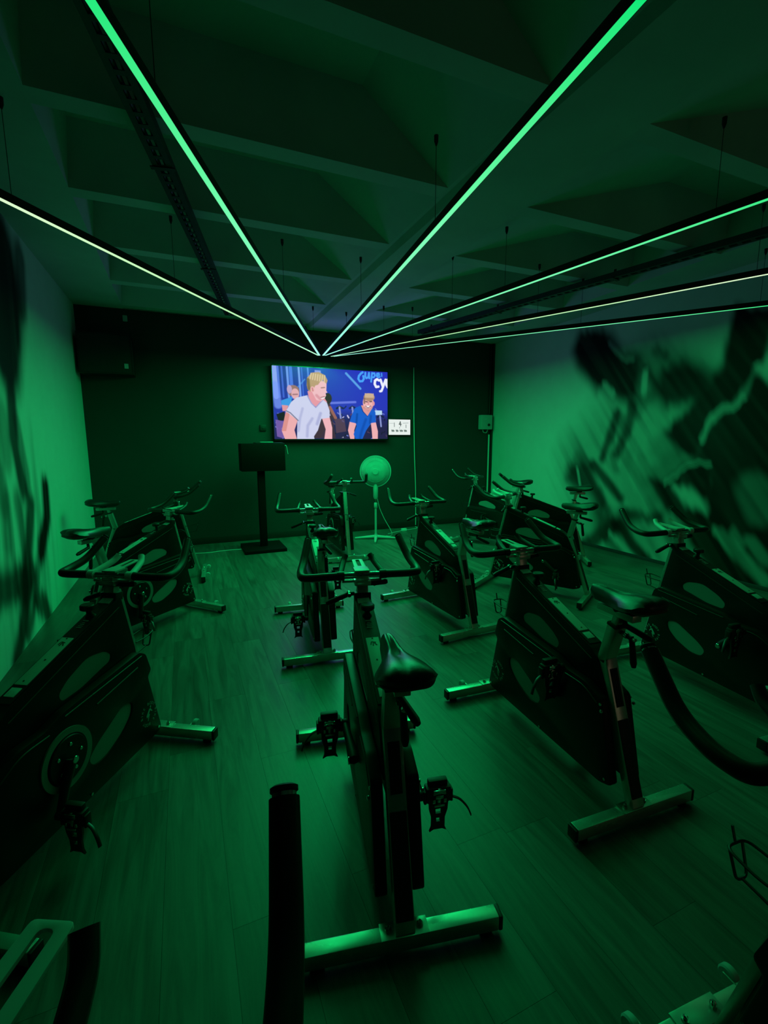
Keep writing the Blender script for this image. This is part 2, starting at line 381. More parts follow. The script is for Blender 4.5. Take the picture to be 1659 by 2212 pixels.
def paint_mural(Y, Z, strokes, zones, seed, diag):
    wob = (vnoise(Y, Z, 2.5, 2.5, seed) - 0.5) * 0.05
    Yw = Y + wob; Zw = Z + (vnoise(Y, Z, 3.1, 2.2, seed + 1) - 0.5) * 0.05
    # direction of the movement blur in the picture
    dy_, dz_ = (-0.30, -0.954) if diag else (0.12, 0.993)
    across = -Y * dz_ + Z * dy_; along = Y * dy_ + Z * dz_
    jit = (vnoise(across + 5, along + 5, 9, 0.9, seed + 4) - 0.5) * 0.05 + (vnoise(across + 5, along + 5, 22, 1.2, seed + 5) - 0.5) * 0.04
    K = np.zeros(Y.shape); offs = (-0.03, 0.0, 0.03)
    for o_ in offs:
        Ys = Yw + dy_ * (o_ + jit); Zs = Zw + dz_ * (o_ + jit)
        k = np.zeros(Y.shape)
        for kind, pts, hw, amt in strokes:
            if kind == 's':
                d = sdf_line(Ys, Zs, pts)
                a = np.clip(1 - (d - hw * 0.7) / ((0.055 if amt > 0 else 0.02) + hw * 0.7), 0, 1)
            else:       # filled shape, hw is the softness of its edge
                d = sdf_line(Ys, Zs, pts + [pts[0]]); d = np.where(in_poly(Ys, Zs, pts), d, -d)
                a = np.clip(0.72 + d / (2 * hw), 0, 1)
            a = a * a * (3 - 2 * a)
            if amt > 0: k = 1 - (1 - k) * (1 - a * amt)
            else: k = k * (1 + a * amt)
        K += k / len(offs)
    if diag: across, along = -Y * -0.80 + Z * -0.60, Y * -0.60 + Z * -0.80
    s1 = vnoise(across + 9, along + 9, 8, 0.8, seed + 2); s2 = vnoise(across + 9, along + 9, 20, 1.0, seed + 3)
    zone = np.zeros(Y.shape)
    for cy, cz, ry, rz_ in zones:
        zone = np.maximum(zone, np.clip(1.3 - np.hypot((Y - cy) / ry, (Z - cz) / rz_), 0, 1))
    st = np.clip(s1 * 0.75 + s2 * 0.55 - 0.60, 0, 1) * 1.2
    k = np.clip(1 - (1 - K) * (1 - zone * st), 0, 1)
    k = np.clip(k * (0.965 + 0.06 * s2), 0, 1)
    base = np.stack([np.full(Y.shape, 0.64), np.full(Y.shape, 0.66), np.full(Y.shape, 0.63)], -1)
    dark = np.array([0.006, 0.0065, 0.006])
    return base * (1 - k[..., None]) + dark * k[..., None]

def mural_wall(name, x, facing, strokes, zones, seed, label):
    ys = np.concatenate([np.linspace(YR, 2.0, 60)[:-1], np.linspace(2.0, 5.2, 300)[:-1], np.linspace(5.2, YB, 60)]); zs = np.linspace(0, ZTOP, 260)
    Y, Z = np.meshgrid(ys, zs)
    col = paint_mural(Y, Z, strokes, zones, seed, facing > 0)
    P = np.stack([np.full(Y.shape, x), Y, Z], -1)
    me = grid_mesh(name, P, col, 'mural')
    # give the wall its thickness behind the printed face
    bm = bmesh.new(); bm.from_mesh(me)
    box(bm, (x + facing * 0.08, (YR + YB) / 2, ZTOP / 2), (0.15, YB - YR, ZTOP))
    bm.to_mesh(me); bm.free()
    return struct(link(name, me), label)

RMX = [('p', [(4.9, 1.25), (4.2, 1.9), (3.8, 2.35), (3.3, 2.2), (3.0, 1.6), (3.2, 0.3), (4.0, 0.1), (4.6, 0.2)], 0.35, 0.42)] + RM + [('s', [(1.6, 2.6), (1.2, 1.6), (0.8, 0.6)], 0.4, 1), ('s', [(0.2, 2.4), (-0.8, 1.4), (-1.4, 0.3)], 0.4, 1)]  # the two tail strokes lie out of view, added to cut wall bounce
LMX = LM + [([(3.2, 2.9), (2.5, 2.2), (2.2, 1.2)], 0.4, 1), ([(2.9, 1.2), (2.5, 0.5), (2.0, 0.1)], 0.35, 1), ([(1.6, 2.6), (1.3, 1.4), (1.1, 0.3)], 0.5, 1), ([(0.4, 2.6), (0.2, 1.2), (0.3, 0.2)], 0.45, 1), ([(-0.8, 2.4), (-1.0, 0.8)], 0.5, 1)]  # extra dark strokes, mostly unseen, added to cut bounce onto the near floor
LMX = [('s', p_, h_ * 1.3, a_) for p_, h_, a_ in LMX]
mural_wall('wall_right', XR, 1, RMX, [(4.3, 0.95, 0.85, 0.75), (3.3, 0.5, 0.8, 0.6), (3.7, 1.7, 0.7, 0.8), (2.6, 0.7, 0.7, 0.8)], 21, 'right wall with a dark blurred mural of a leaning cyclist')
mural_wall('wall_left', XL, -1, LMX, [(4.0, 0.7, 0.75, 0.9), (3.5, 1.0, 0.8, 1.2)], 33, 'left wall with a dark streaked mural of a rider')

struct(mk('wall_back', lambda bm: box(bm, ((XL + XR) / 2, YB + 0.08, ZTOP / 2), (XR - XL + 0.3, 0.16, ZTOP)), 'blackpaint'), 'black painted back wall carrying the television')
struct(mk('wall_rear', lambda bm: box(bm, ((XL + XR) / 2, YR - 0.08, ZTOP / 2), (XR - XL + 0.3, 0.16, ZTOP)), 'blackpaint'))
door = struct(mk('added_door_1', lambda bm: (box(bm, (3.3 - 0.52, YR + 0.02, 1.06), (0.12, 0.06, 2.12)), box(bm, (3.3 + 0.52, YR + 0.02, 1.06), (0.12, 0.06, 2.12)), box(bm, (3.3, YR + 0.02, 2.16), (1.16, 0.06, 0.10)), box(bm, (3.3, YR + 0.02, 0.06), (0.92, 0.05, 0.12))), 'darkmetal'))  # unseen doorway, added to give the warm rear lamp a place
mk('added_door_pane', lambda bm: box(bm, (3.3, YR + 0.015, 1.115), (0.90, 0.012, 1.97)), 'greybox', door)
struct(mk('baseboard_back', lambda bm: box(bm, ((XL + XR) / 2, YB - 0.007, 0.045), (XR - XL - 0.02, 0.014, 0.09), None, 0.003), 'skirting'))
struct(mk('baseboard_right', lambda bm: box(bm, (XR - 0.006, (YB + YR) / 2, 0.02), (0.012, YB - YR - 0.05, 0.04), None, 0.003), 'tray'))
struct(mk('trim_1', lambda bm: box(bm, (XR - 0.02, YB - 0.02, 1.5), (0.036, 0.036, 3.0), None, 0.004), 'skirting'), 'black corner strip where the back wall meets the mural wall')

# coffered concrete ceiling: ribs across the room, a deep main beam along it
def ceiling_fn(bm):
    def quad(a, b, c, d): bm.faces.new([bm.verts.new(p_) for p_ in (a, b, c, d)])
    ribs = [(-2.6 + 0.93 * k + 0.02, 0.125) for k in range(-1, 11)]
    ribs = []
    y = 2.82
    while y > YR: y -= 0.93
    while y < YB: ribs.append((y, y + 0.125)); y += 0.93
    bays = [(-0.565, 1.665, 'R'), (2.30, 4.42, 'L')]
    zc, zt = ZC, ZC + 0.36
    xs = [XL, -0.565, 1.665, 2.30, 4.42, XR]
    # long soffits
    for a, b in ((XL, -0.565), (1.665, 2.30), (4.42, XR)):
        quad((a, YR, zc), (b, YR, zc), (b, YB, zc), (a, YB, zc))
    for x0, x1, side in bays:
        edges = [YR] + [v for r_ in ribs for v in r_] + [YB]
        for (r0, r1) in ribs:
            r0c, r1c = max(r0, YR), min(r1, YB)
            if r1c > r0c: quad((x0, r0c, zc), (x1, r0c, zc), (x1, r1c, zc), (x0, r1c, zc))
        pits = []
        prev = YR
        for (r0, r1) in ribs:
            if r0 > prev: pits.append((prev, r0))
            prev = r1
        if prev < YB: pits.append((prev, YB))
        for a, b in pits:
            if b - a < 0.05: continue
            if side == 'R': tx0, tx1 = x0 + 0.04, x1 - 0.62
            else: tx0, tx1 = x0 + 1.25, x1 - 0.04
            ta, tb = a + 0.10, b - 0.10
            if b - a < 0.4: ta, tb = a + 0.01, b - 0.01
            if b >= YB - 1e-6: tb = YB
            O = [(x0, a, zc), (x1, a, zc), (x1, b, zc), (x0, b, zc)]
            T = [(tx0, ta, zt), (tx1, ta, zt), (tx1, tb, zt), (tx0, tb, zt)]
            for i in range(4):
                j = (i + 1) % 4
                quad(O[i], O[j], T[j], T[i])
            quad(*T)
    # lid above, so that the slab is closed
    box(bm, ((XL + XR) / 2, (YR + YB) / 2, ZTOP + 0.05), (XR - XL + 0.3, YB - YR + 0.3, 0.1))
ceiling = struct(mk('ceiling', ceiling_fn, 'concrete', smooth=False), 'coffered concrete ceiling with tapered ribs')
def main_beam_fn(bm):
    pr = [(1.69, ZC + 0.01), (1.72, ZC - 0.05), (2.22, ZC - 0.05), (2.30, ZC + 0.01)]
    a = [bm.verts.new((x, YR + 0.01, z)) for x, z in pr]; b = [bm.verts.new((x, YB - 0.01, z)) for x, z in pr]
    for i in range(4): bm.faces.new((a[i], a[(i + 1) % 4], b[(i + 1) % 4], b[i]))
    bm.faces.new(a); bm.faces.new(b[::-1])
mk('main_beam', main_beam_fn, 'concrete', ceiling, smooth=False)

# ================================================================ LED BARS
def led_bar(a, b, label, wires, mat='diffuser', power=1.0):
    a = Vector((*a, LIGHT_Z)); b = Vector((*b, LIGHT_Z)); d = b - a; L = d.length
    rz = math.atan2(d.y, d.x)
    t = empty('led_light_bar', (a + b) / 2, rz)
    tag(t, label, 'light bar', 'suspended green light bars')
    mk('housing', lambda bm: (box(bm, (0, 0, 0.025), (L, 0.032, 0.032), None, 0.003), box(bm, (0, 0.0150, 0.005), (L, 0.002, 0.012)), box(bm, (0, -0.0150, 0.005), (L, 0.002, 0.012))), 'darkmetal', t)
    mk('diffuser', lambda bm: box(bm, (0, 0, 0.003), (L - 0.006, 0.027, 0.010), None, 0.002), mat, t)
    sl = L / len(LED_DROP)
    for i, k in enumerate(LED_DROP):
        ld = bpy.data.lights.new('led_strip_lamp', 'AREA'); ld.shape = 'RECTANGLE'; ld.size = sl; ld.size_y = 0.024
        ld.color = LED_COLOR; ld.energy = LED_RADIANCE * power * k * PI * sl * 0.024
        lo = bpy.data.objects.new('led_strip_lamp', ld); C.objects.link(lo); lo.parent = t; lo.location = (-L / 2 + sl * (i + 0.5), 0, -0.005)
    for f in wires:
        x = (f - 0.5) * L; w = a + d * f
        # height of the concrete right above
        top = ZC - LIGHT_Z
        if 1.70 < w.x < 2.25: top -= 0.05
        mk('suspension_wire', lambda bm: tube(bm, [(x, 0, 0.04), (x, 0, top)], 0.0016, 6), 'darkmetal', t)
        mk('wire_anchor', lambda bm: tube(bm, [(x, 0, top - 0.05), (x, 0, top - 0.03), (x, 0, top)], 0.011, 10, True, [0.004, 0.011, 0.012]), 'darkmetal', t)
    return t

def ext(p, q, k):
    return (p[0] + (q[0] - p[0]) * k, p[1] + (q[1] - p[1]) * k)
led_bar((1.748, 6.278), ext((1.748, 6.278), (-0.719, 2.905), 1.06), 'green light bar running to the left wall, lowest on the left', (0.66, 0.93), 'diffuser_warm', 0.72)
led_bar((1.759, 6.272), ext((1.759, 6.272), (-0.148, 1.578), 1.03), 'green light bar rising steeply to the upper left corner', (0.11, 0.47, 0.9))
led_bar((1.805, 6.254), ext((1.805, 6.254), (1.172, 1.016), 1.03), 'widest green light bar, running overhead to the upper right', (0.40, 0.715, 0.97))
led_bar((1.828, 6.245), ext((1.828, 6.245), (2.642, 1.490), 1.06), 'green light bar right of the overhead one, uppermost at the right edge', (0.12, 0.50, 0.62, 0.9))
led_bar((1.922, 6.280), ext((1.922, 6.280), (3.807, 2.093), 1.06), 'yellowish green light bar in the middle of the three at right', (0.2, 0.6, 0.93), 'diffuser_warm')
led_bar((1.951, 6.268), ext((1.951, 6.268), (4.684, 2.549), 1.04), 'thinnest green light bar, lowest of the three at right', (0.25, 0.65, 0.95))

# cable trays under the ceiling
def cable_tray(a, b, label):
    a = Vector((*a, 2.92)); b = Vector((*b, 2.92)); d = b - a; L = d.length
    t = empty('cable_tray', (a + b) / 2, math.atan2(d.y, d.x)); tag(t, label, 'cable tray', 'trays under the ceiling')
    def tray(bm):
        box(bm, (0, 0.05, 0.02), (L, 0.003, 0.05)); box(bm, (0, -0.05, 0.02), (L, 0.003, 0.05))
        box(bm, (0, 0.036, -0.004), (L, 0.028, 0.003)); box(bm, (0, -0.036, -0.004), (L, 0.028, 0.003))
    mk('tray_rail', tray, 'tray', t)
    rm = bmesh.new(); box(rm, (0, 0, -0.004), (0.03, 0.05, 0.003)); rm = finish(rm, 'rung', 'tray', False)
    k = -L / 2 + 0.05
    while k < L / 2: link('rung', rm, t, (k, 0, 0)); k += 0.085
    mk('cable_bundle', lambda bm: (tube(bm, [(-L / 2, 0.02, 0.012), (L / 2, 0.018, 0.012)], 0.012, 8), tube(bm, [(-L / 2, -0.016, 0.011), (L / 2, -0.02, 0.011)], 0.010, 8)), 'black', t)
    for k in (-0.42, -0.1, 0.2, 0.45):
        mk('hanger', lambda bm: (box(bm, (k * L, 0, 0.062), (0.02, 0.012, 0.04)), box(bm, (k * L, 0, -0.009), (0.03, 0.13, 0.006))), 'tray', t)
    return t
cable_tray((-0.42, 1.05), (0.62, 6.2), 'perforated dark cable tray on the left, under the ribs')
cable_tray((4.30, 1.60), (3.24, 6.2), 'dark cable tray on the right, above the light bars')

# ================================================================ TELEVISION
def paint_tv(U, V):
    """U across 0..1260, V down 0..790 (picture units)"""
    img = np.zeros(U.shape + (3,)); img[:] = lin((44, 52, 178))
    def put(mask, col, a=1.0):
        w = (np.clip(mask, 0, 1) * a)[..., None]
        img[:] = img * (1 - w) + lin(col) * w
    def soft(d, r, s): return np.clip(1 - (d - r) / s, 0, 1)
    def line(pts, r, col, a=1.0, s=5): put(soft(sdf_line(U, V, pts), r, s), col, a)
    def ell(cx, cy, rx, ry, col, a=1.0, s=0.12): put(np.clip((1 - np.hypot((U - cx) / rx, (V - cy) / ry)) / s + 0.5, 0, 1), col, a)
    def poly(pts, col, a=1.0):
        m_ = in_poly(U, V, pts).astype(float); dd = sdf_line(U, V, pts + [pts[0]])
        put(np.where(m_ > 0, 1.0, np.clip(1 - dd / 5, 0, 1)), col, a)
    put(np.clip((U - 200) / 700, 0, 1) * np.clip(1 - V / 800, 0, 1), (38, 44, 196), 0.6)
    put(np.clip(1 - U / 430, 0, 1) * np.clip(1.4 - V / 420, 0, 1), (30, 40, 120), 0.8)
    for x_, w_, c_ in ((20, 22, (150, 175, 255)), (55, 8, (90, 120, 230)), (95, 6, (70, 100, 215)), (150, 8, (120, 160, 250)), (185, 14, (80, 120, 235)), (270, 7, (130, 165, 250)), (300, 4, (70, 100, 220)), (365, 6, (90, 130, 235))):
        line([(x_, 0), (x_ + 14, 330)], w_, c_, 0.85, 6)
    line([(20, 200), (50, 420)], 28, (120, 150, 250), 0.7, 20)
    poly([(440, 25), (500, 28), (505, 90), (440, 80)], (150, 160, 240), 0.8)
    line([(780, 40), (940, 205)], 7, (95, 165, 235), 0.9, 10)
    line([(590, 382), (880, 362)], 7, (120, 135, 240), 0.7, 10)
    line([(330, 130), (260, 215)], 4, (90, 150, 230), 0.6, 6)
    # dark studio with bikes at the bottom
    put(np.clip((V - 440) / 120, 0, 1) * np.clip((U - 540) / 60, 0, 1), (34, 26, 92), 0.85)
    put(np.clip((V - 500) / 160, 0, 1), (38, 26, 62), 0.8)
    r_ = np.random.default_rng(5)
    for _ in range(90):
        x_ = r_.uniform(600, 1255) if r_.random() < 0.72 else r_.uniform(5, 200); y_ = r_.uniform(430, 780)
        c_ = [(220, 215, 250), (20, 16, 40), (120, 130, 220), (90, 60, 90), (16, 14, 30)][r_.integers(5)]
        line([(x_, y_), (x_ + r_.uniform(-22, 22), y_ + r_.uniform(-26, 26))], r_.uniform(2, 6), c_, 0.8, 4)
    for x_, y_ in ((700, 430), (845, 425), (1170, 520)):
        line([(x_ - 30, y_ + 10), (x_, y_ - 10), (x_ + 40, y_ + 8)], 9, (25, 22, 55), 0.9); line([(x_, y_), (x_ + 12, y_ + 120)], 7, (150, 160, 225), 0.8)
    poly([(1110, 455), (1190, 455), (1192, 500), (1112, 505)], (190, 225, 250), 0.9)
    # rider in shade behind
    poly([(540, 330), (590, 330), (600, 430), (660, 560), (640, 580), (590, 500), (550, 620), (520, 700), (480, 780), (420, 780), (480, 560)], (70, 42, 55), 0.95)
    ell(575, 330, 42, 60, (46, 30, 44)); line([(595, 430), (655, 550)], 13, (150, 95, 90))
    poly([(470, 560), (610, 520), (650, 780), (410, 780)], (64, 40, 60), 0.9)
    poly([(650, 560), (750, 560), (770, 700), (660, 720)], (88, 62, 84), 0.8)
    # woman at the left edge
    ell(210, 260, 62, 62, (150, 110, 110)); ell(170, 245, 26, 46, (190, 160, 200)); ell(228, 292, 40, 58, (226, 170, 180))
    line([(205, 300), (250, 296)], 5, (120, 70, 90), 0.7)
    poly([(85, 370), (190, 330), (180, 420), (150, 430), (85, 420)], (62, 150, 226))
    poly([(90, 420), (150, 425), (130, 480), (95, 480)], (222, 150, 160)); poly([(30, 520), (110, 490), (120, 580), (50, 590)], (26, 18, 34))
    poly([(20, 580), (110, 600), (90, 780), (30, 760)], (120, 90, 170), 0.9)
    # rider in the pale T-shirt
    poly([(130, 480), (245, 575), (205, 690), (228, 792), (110, 792), (80, 700)], (238, 172, 176))
    poly([(130, 480), (165, 500), (120, 700), (80, 700)], (206, 120, 110), 0.6)
    poly([(505, 545), (585, 540), (612, 660), (610, 792), (528, 792), (545, 680)], (240, 178, 188))
    poly([(360, 260), (480, 240), (560, 370), (470, 440), (380, 390)], (230, 150, 165))
    poly([(355, 305), (240, 335), (185, 385), (125, 490), (150, 500), (245, 580), (235, 792), (415, 792), (410, 760), (455, 690), (495, 560), (585, 545), (588, 470), (560, 380), (520, 350), (440, 440), (390, 380)], (206, 208, 238))
    line([(250, 585), (170, 500), (130, 480)], 4, (60, 50, 90), 0.7); line([(355, 310), (395, 390), (440, 435), (515, 352)], 4, (150, 150, 205), 0.8)
    line([(300, 450), (270, 560), (250, 700)], 6, (170, 172, 216), 0.7, 14); line([(400, 560), (350, 640), (340, 760)], 7, (166, 168, 214), 0.7, 16); line([(490, 500), (450, 620)], 8, (150, 152, 206), 0.6, 16)
    poly([(420, 170), (470, 130), (560, 150), (556, 240), (545, 262), (552, 300), (530, 330), (500, 362), (450, 350), (410, 270)], (240, 186, 196))
    poly([(540, 225), (566, 262), (546, 270)], (240, 190, 200)); line([(500, 330), (535, 322)], 5, (252, 240, 245)); line([(498, 322), (536, 312)], 3, (150, 60, 80), 0.8)
    line([(505, 215), (540, 210)], 4, (140, 95, 95), 0.8); line([(452, 300), (490, 340)], 8, (206, 120, 140), 0.6, 14)
    poly([(352, 190), (360, 110), (410, 55), (480, 45), (545, 75), (572, 130), (560, 165), (520, 120), (490, 150), (470, 180), (440, 190), (415, 240), (380, 260), (360, 235)], (186, 152, 118))
    for k in range(7): line([(400 + 24 * k, 62 + 3 * k), (388 + 25 * k, 120 + 5 * k)], 4, (226, 200, 165), 0.8, 6)
    line([(365, 130), (372, 230)], 10, (104, 78, 62), 0.8, 12); ell(410, 235, 22, 32, (238, 176, 180)); line([(408, 222), (414, 250)], 5, (196, 110, 120), 0.8)
    # rider in the blue T-shirt
    poly([(815, 590), (890, 600), (860, 690), (862, 792), (820, 792), (795, 690)], (236, 170, 176)); poly([(1062, 600), (1115, 590), (1140, 700), (1138, 792), (1080, 792), (1072, 690)], (238, 174, 180))
    poly([(950, 400), (880, 430), (845, 500), (815, 590), (885, 605), (895, 640), (858, 735), (880, 792), (955, 792), (1000, 690), (1062, 600), (1118, 592), (1112, 470), (1075, 425), (1020, 520), (965, 470)], (26, 92, 204))
    line([(1020, 520), (965, 465), (950, 405)], 4, (16, 50, 130), 0.8); line([(900, 500), (890, 600)], 6, (14, 58, 150), 0.7, 12); line([(1000, 560), (950, 700), (930, 780)], 7, (16, 62, 160), 0.6, 16); line([(1060, 520), (1050, 600)], 7, (14, 58, 150), 0.6, 14)
    poly([(950, 400), (975, 465), (1020, 515), (1072, 430), (1050, 400)], (222, 150, 150))
    ell(1030, 365, 62, 88, (238, 178, 178)); ell(1042, 300, 64, 46, (176, 138, 112)); line([(985, 320), (985, 370)], 8, (120, 88, 80), 0.8)
    for k in range(6): line([(998 + 18 * k, 262), (1002 + 17 * k, 300)], 5, (220, 190, 160), 0.8, 5)
    ell(1092, 372, 14, 26, (226, 150, 160)); line([(1000, 352), (1020, 356)], 4, (70, 40, 60), 0.9); line([(1050, 352), (1072, 350)], 4, (70, 40, 60), 0.9)
    line([(1034, 350), (1030, 385)], 4, (205, 135, 140), 0.8); ell(1028, 412, 30, 13, (252, 244, 248)); line([(1000, 405), (1028, 426), (1058, 402)], 3, (130, 60, 80), 0.8); line([(985, 420), (1030, 452), (1072, 415)], 7, (176, 116, 112), 0.45, 12)
    # lettering on the studio wall, cut off by the picture edge: "Supe" / "cyc"
    sky = (74, 160, 250); wh = (236, 238, 255)
    line([(968, 18), (950, 30), (925, 60), (918, 95), (935, 122), (965, 118), (982, 90), (975, 60)], 10, sky, 1, 4)
    line([(1000, 20), (998, 60), (1010, 82), (1032, 72), (1042, 20)], 9, sky, 1, 4); line([(1042, 20), (1046, 82)], 8, sky, 1, 4)
    line([(1078, 18), (1066, 120)], 8, sky, 1, 4); line([(1078, 25), (1105, 20), (1112, 45), (1098, 68), (1074, 66)], 8, sky, 1, 4)
    line([(1136, 46), (1162, 38), (1158, 18), (1136, 22), (1132, 52), (1150, 66), (1170, 58)], 7, sky, 1, 4); line([(1190, 18), (1192, 50)], 6, sky, 0.8, 4)
    line([(1158, 100), (1135, 88), (1112, 105), (1108, 145), (1125, 178), (1152, 172)], 12, wh, 1, 4)
    line([(1178, 92), (1205, 170)], 12, wh, 1, 4); line([(1238, 88), (1205, 180), (1188, 222), (1172, 226)], 11, wh, 1, 4)
    line([(1262, 88), (1248, 110), (1247, 150), (1262, 176)], 11, wh, 1, 4)
    return img

tvx0, tvx1, tvz0, tvz1, tvy = 1.176, 2.927, 1.412, 2.436, 6.64
tv = empty('wall_television', ((tvx0 + tvx1) / 2, YB, (tvz0 + tvz1) / 2)); tag(tv, 'large wall television showing two men riding in a blue studio', 'television')
hw, hh = (tvx1 - tvx0) / 2, (tvz1 - tvz0) / 2
dy = tvy - YB
def tvb(bm):
    box(bm, (0, dy + 0.025, 0), (2 * hw, 0.04, 2 * hh), None, 0.004)
    box(bm, (0, dy / 2 + 0.02, -0.05), (1.0, -dy - 0.04, 0.6))
mk('casing', tvb, 'bezel', tv)
bz = 0.010
def frame_fn(bm):
    for c_, s_ in (((0, dy, hh - bz / 2), (2 * hw, 0.012, bz)), ((0, dy, -hh + 0.009), (2 * hw, 0.012, 0.018)), ((-hw + bz / 2, dy, 0), (bz, 0.012, 2 * hh)), ((hw - bz / 2, dy, 0), (bz, 0.012, 2 * hh))): box(bm, c_, s_)
mk('bezel', frame_fn, 'bezel', tv)
us = np.linspace(0, 1260, 421); vs_ = np.linspace(0, 790, 265)
U, V = np.meshgrid(us, vs_)
P = np.stack([-hw + bz + (2 * hw - 2 * bz) * U / 1260, np.full(U.shape, dy + 0.003), hh - bz - (2 * hh - bz - 0.018) * V / 790], -1)
link('screen', grid_mesh('screen', P, paint_tv(U, V), 'screen'), tv)

# white lit tablet beside the television
tb = empty('wall_tablet', (3.145, YB, 1.61)); tag(tb, 'small tablet with a lit white screen right of the television', 'tablet')
mk('casing', lambda bm: box(bm, (0, -0.014, 0), (0.40, 0.026, 0.265), None, 0.005), 'bezel', tb)
def paint_tab(U, V):
    img = np.zeros(U.shape + (3,)); img[:] = lin((232, 240, 236))
    def ln(pts, r, c_=(70, 80, 80)):
        w = np.clip(1 - (sdf_line(U, V, pts) - r) / 1.0, 0, 1)[..., None]; img[:] = img * (1 - w) + lin(c_) * w
    ln([(26, 14), (26, 30)], 1.0, (120, 130, 130)); ln([(54, 8), (48, 20), (58, 20)], 1.2); ln([(55, 13), (55, 27)], 1.2); ln([(66, 15), (90, 14)], .8, (170, 180, 180)); ln([(80, 22), (80, 34)], 1.0, (120, 130, 130)); ln([(4, 16), (24, 16)], .6, (190, 200, 200)); ln([(50, 32), (50, 36)], .9, (140, 150, 150))
    for x_, w_ in ((14, 12), (34, 10), (52, 14), (72, 12)):
        for j in range(4):
            a = x_ + j * w_ / 4; ln([(a, 44 + (j % 2) * 2), (a + 2, 50 - (j % 2) * 2)], 1.5, (90, 105, 100) if j % 2 else (120, 135, 130))
    return img
U, V = np.meshgrid(np.linspace(0, 100, 151), np.linspace(0, 64, 97))
P = np.stack([-0.187 + 0.374 * U / 100, np.full(U.shape, -0.0285), 0.118 - 0.236 * V / 64], -1)
link('screen', grid_mesh('tablet_screen', P, paint_tab(U, V), 'screen'), tb)

# cables on the back wall
def thing_mesh(name, fn, mat, label, cat, loc=(0, 0, 0), group=None):
    o = mk(name, fn, mat, None, loc); return tag(o, label, cat, group)
thing_mesh('wall_cable', lambda bm: tube(bm, bend([(0, 0, 2.53), (0.008, 0, 1.8), (0.02, -0.002, 1.2), (0.05, 0, 0.6), (0.05, -0.005, 0.03)], 0.2), 0.006, 8), 'cable', 'white cable hanging down the black wall right of the tablet', 'cable', (3.39, YB - 0.024, 0))
thing_mesh('television_lead', lambda bm: tube(bm, bend([(0, 0, 0.12), (0.015, -0.01, 0.08), (-0.01, -0.005, 0.04), (-0.03, 0, 0.0)], 0.03), 0.004, 6), 'darkmetal', 'thin lead dropping from the light bars to the television', 'cable', (1.93, YB - 0.03, 2.425))
sk = empty('extension_lead', (3.10, 6.40, 0)); tag(sk, 'white extension lead with an inline socket on the floor by the fan', 'cable')
mk('cord', lambda bm: tube(bm, bend([(0.33, 0.28, 0.006), (0.30, 0.12, 0.006), (0.0, 0.03, 0.012), (-0.2, -0.03, 0.006), (-0.33, -0.10, 0.006)], 0.08), 0.005, 8), 'cable', sk)
mk('socket', lambda bm: box(bm, (0, 0.03, 0.021), (0.085, 0.05, 0.042), None, 0.01), 'whiteplastic', sk)

# electrical box near the right corner with its conduit
eb = empty('wall_box', (4.745, YB, 1.705)); tag(eb, 'pale electrical box high on the back wall by the right corner', 'electrical box')
mk('body', lambda bm: box(bm, (0, -0.05, 0), (0.225, 0.095, 0.24), None, 0.012), 'greybox', eb)
mk('knob', lambda bm: disc(bm, (0.035, -0.105, -0.045), (0, 1, 0), 0.022, 0.022, 18, 0.004), 'black', eb)
mk('label_plate', lambda bm: box(bm, (-0.03, -0.0985, 0.05), (0.06, 0.002, 0.012)), 'print', eb)
mk('cable_gland', lambda bm: tube(bm, bend([(-0.05, -0.05, -0.12), (-0.04, -0.05, -0.17), (0.03, -0.05, -0.18), (0.05, -0.05, -0.12)], 0.03), 0.007, 8), 'greybox', eb)
thing_mesh('conduit', lambda bm: tube(bm, [(0, 0, 0.09), (0, 0, 1.50)], 0.014, 10), 'cable', 'white conduit pipe running down the right corner to the floor', 'pipe', (4.845, YB - 0.022, 0))
thing_mesh('conduit', lambda bm: tube(bm, [(0, 0, 1.85), (0, 0, 2.96)], 0.012, 10), 'black', 'black conduit pipe above the electrical box at the right corner', 'pipe', (4.845, YB - 0.020, 0))
thing_mesh('wall_socket', lambda bm: (box(bm, (0, -0.012, 0), (0.085, 0.022, 0.085), None, 0.006), box(bm, (0, -0.024, -0.006), (0.03, 0.006, 0.02), None, 0.002)), 'black', 'small black wall socket at the left edge of the television', 'socket', (1.045, YB, 1.585))
thing_mesh('wall_sensor', lambda bm: box(bm, (0, -0.018, 0), (0.05, 0.034, 0.07), None, 0.008), 'greybox', 'tiny pale sensor high on the dark wall above the black box', 'sensor', (-0.55, YB, 2.885))
bx = empty('ceiling_speaker_box', (-0.745, YB, 2.42)); tag(bx, 'large black box mounted high in the dark left corner', 'speaker')
mk('cabinet', lambda bm: box(bm, (-0.02, -0.14, 0), (0.56, 0.275, 0.46), None, 0.008), 'black', bx)
mk('front_grille', lambda bm: box(bm, (-0.02, -0.281, 0), (0.52, 0.006, 0.42), None, 0.002), 'skirting', bx)
mk('sticker', lambda bm: box(bm, (0.19, -0.2855, -0.135), (0.042, 0.003, 0.055)), 'print', bx)
mk('edge_strip', lambda bm: box(bm, (0.262, -0.279, -0.03), (0.006, 0.006, 0.40)), 'tray', bx)

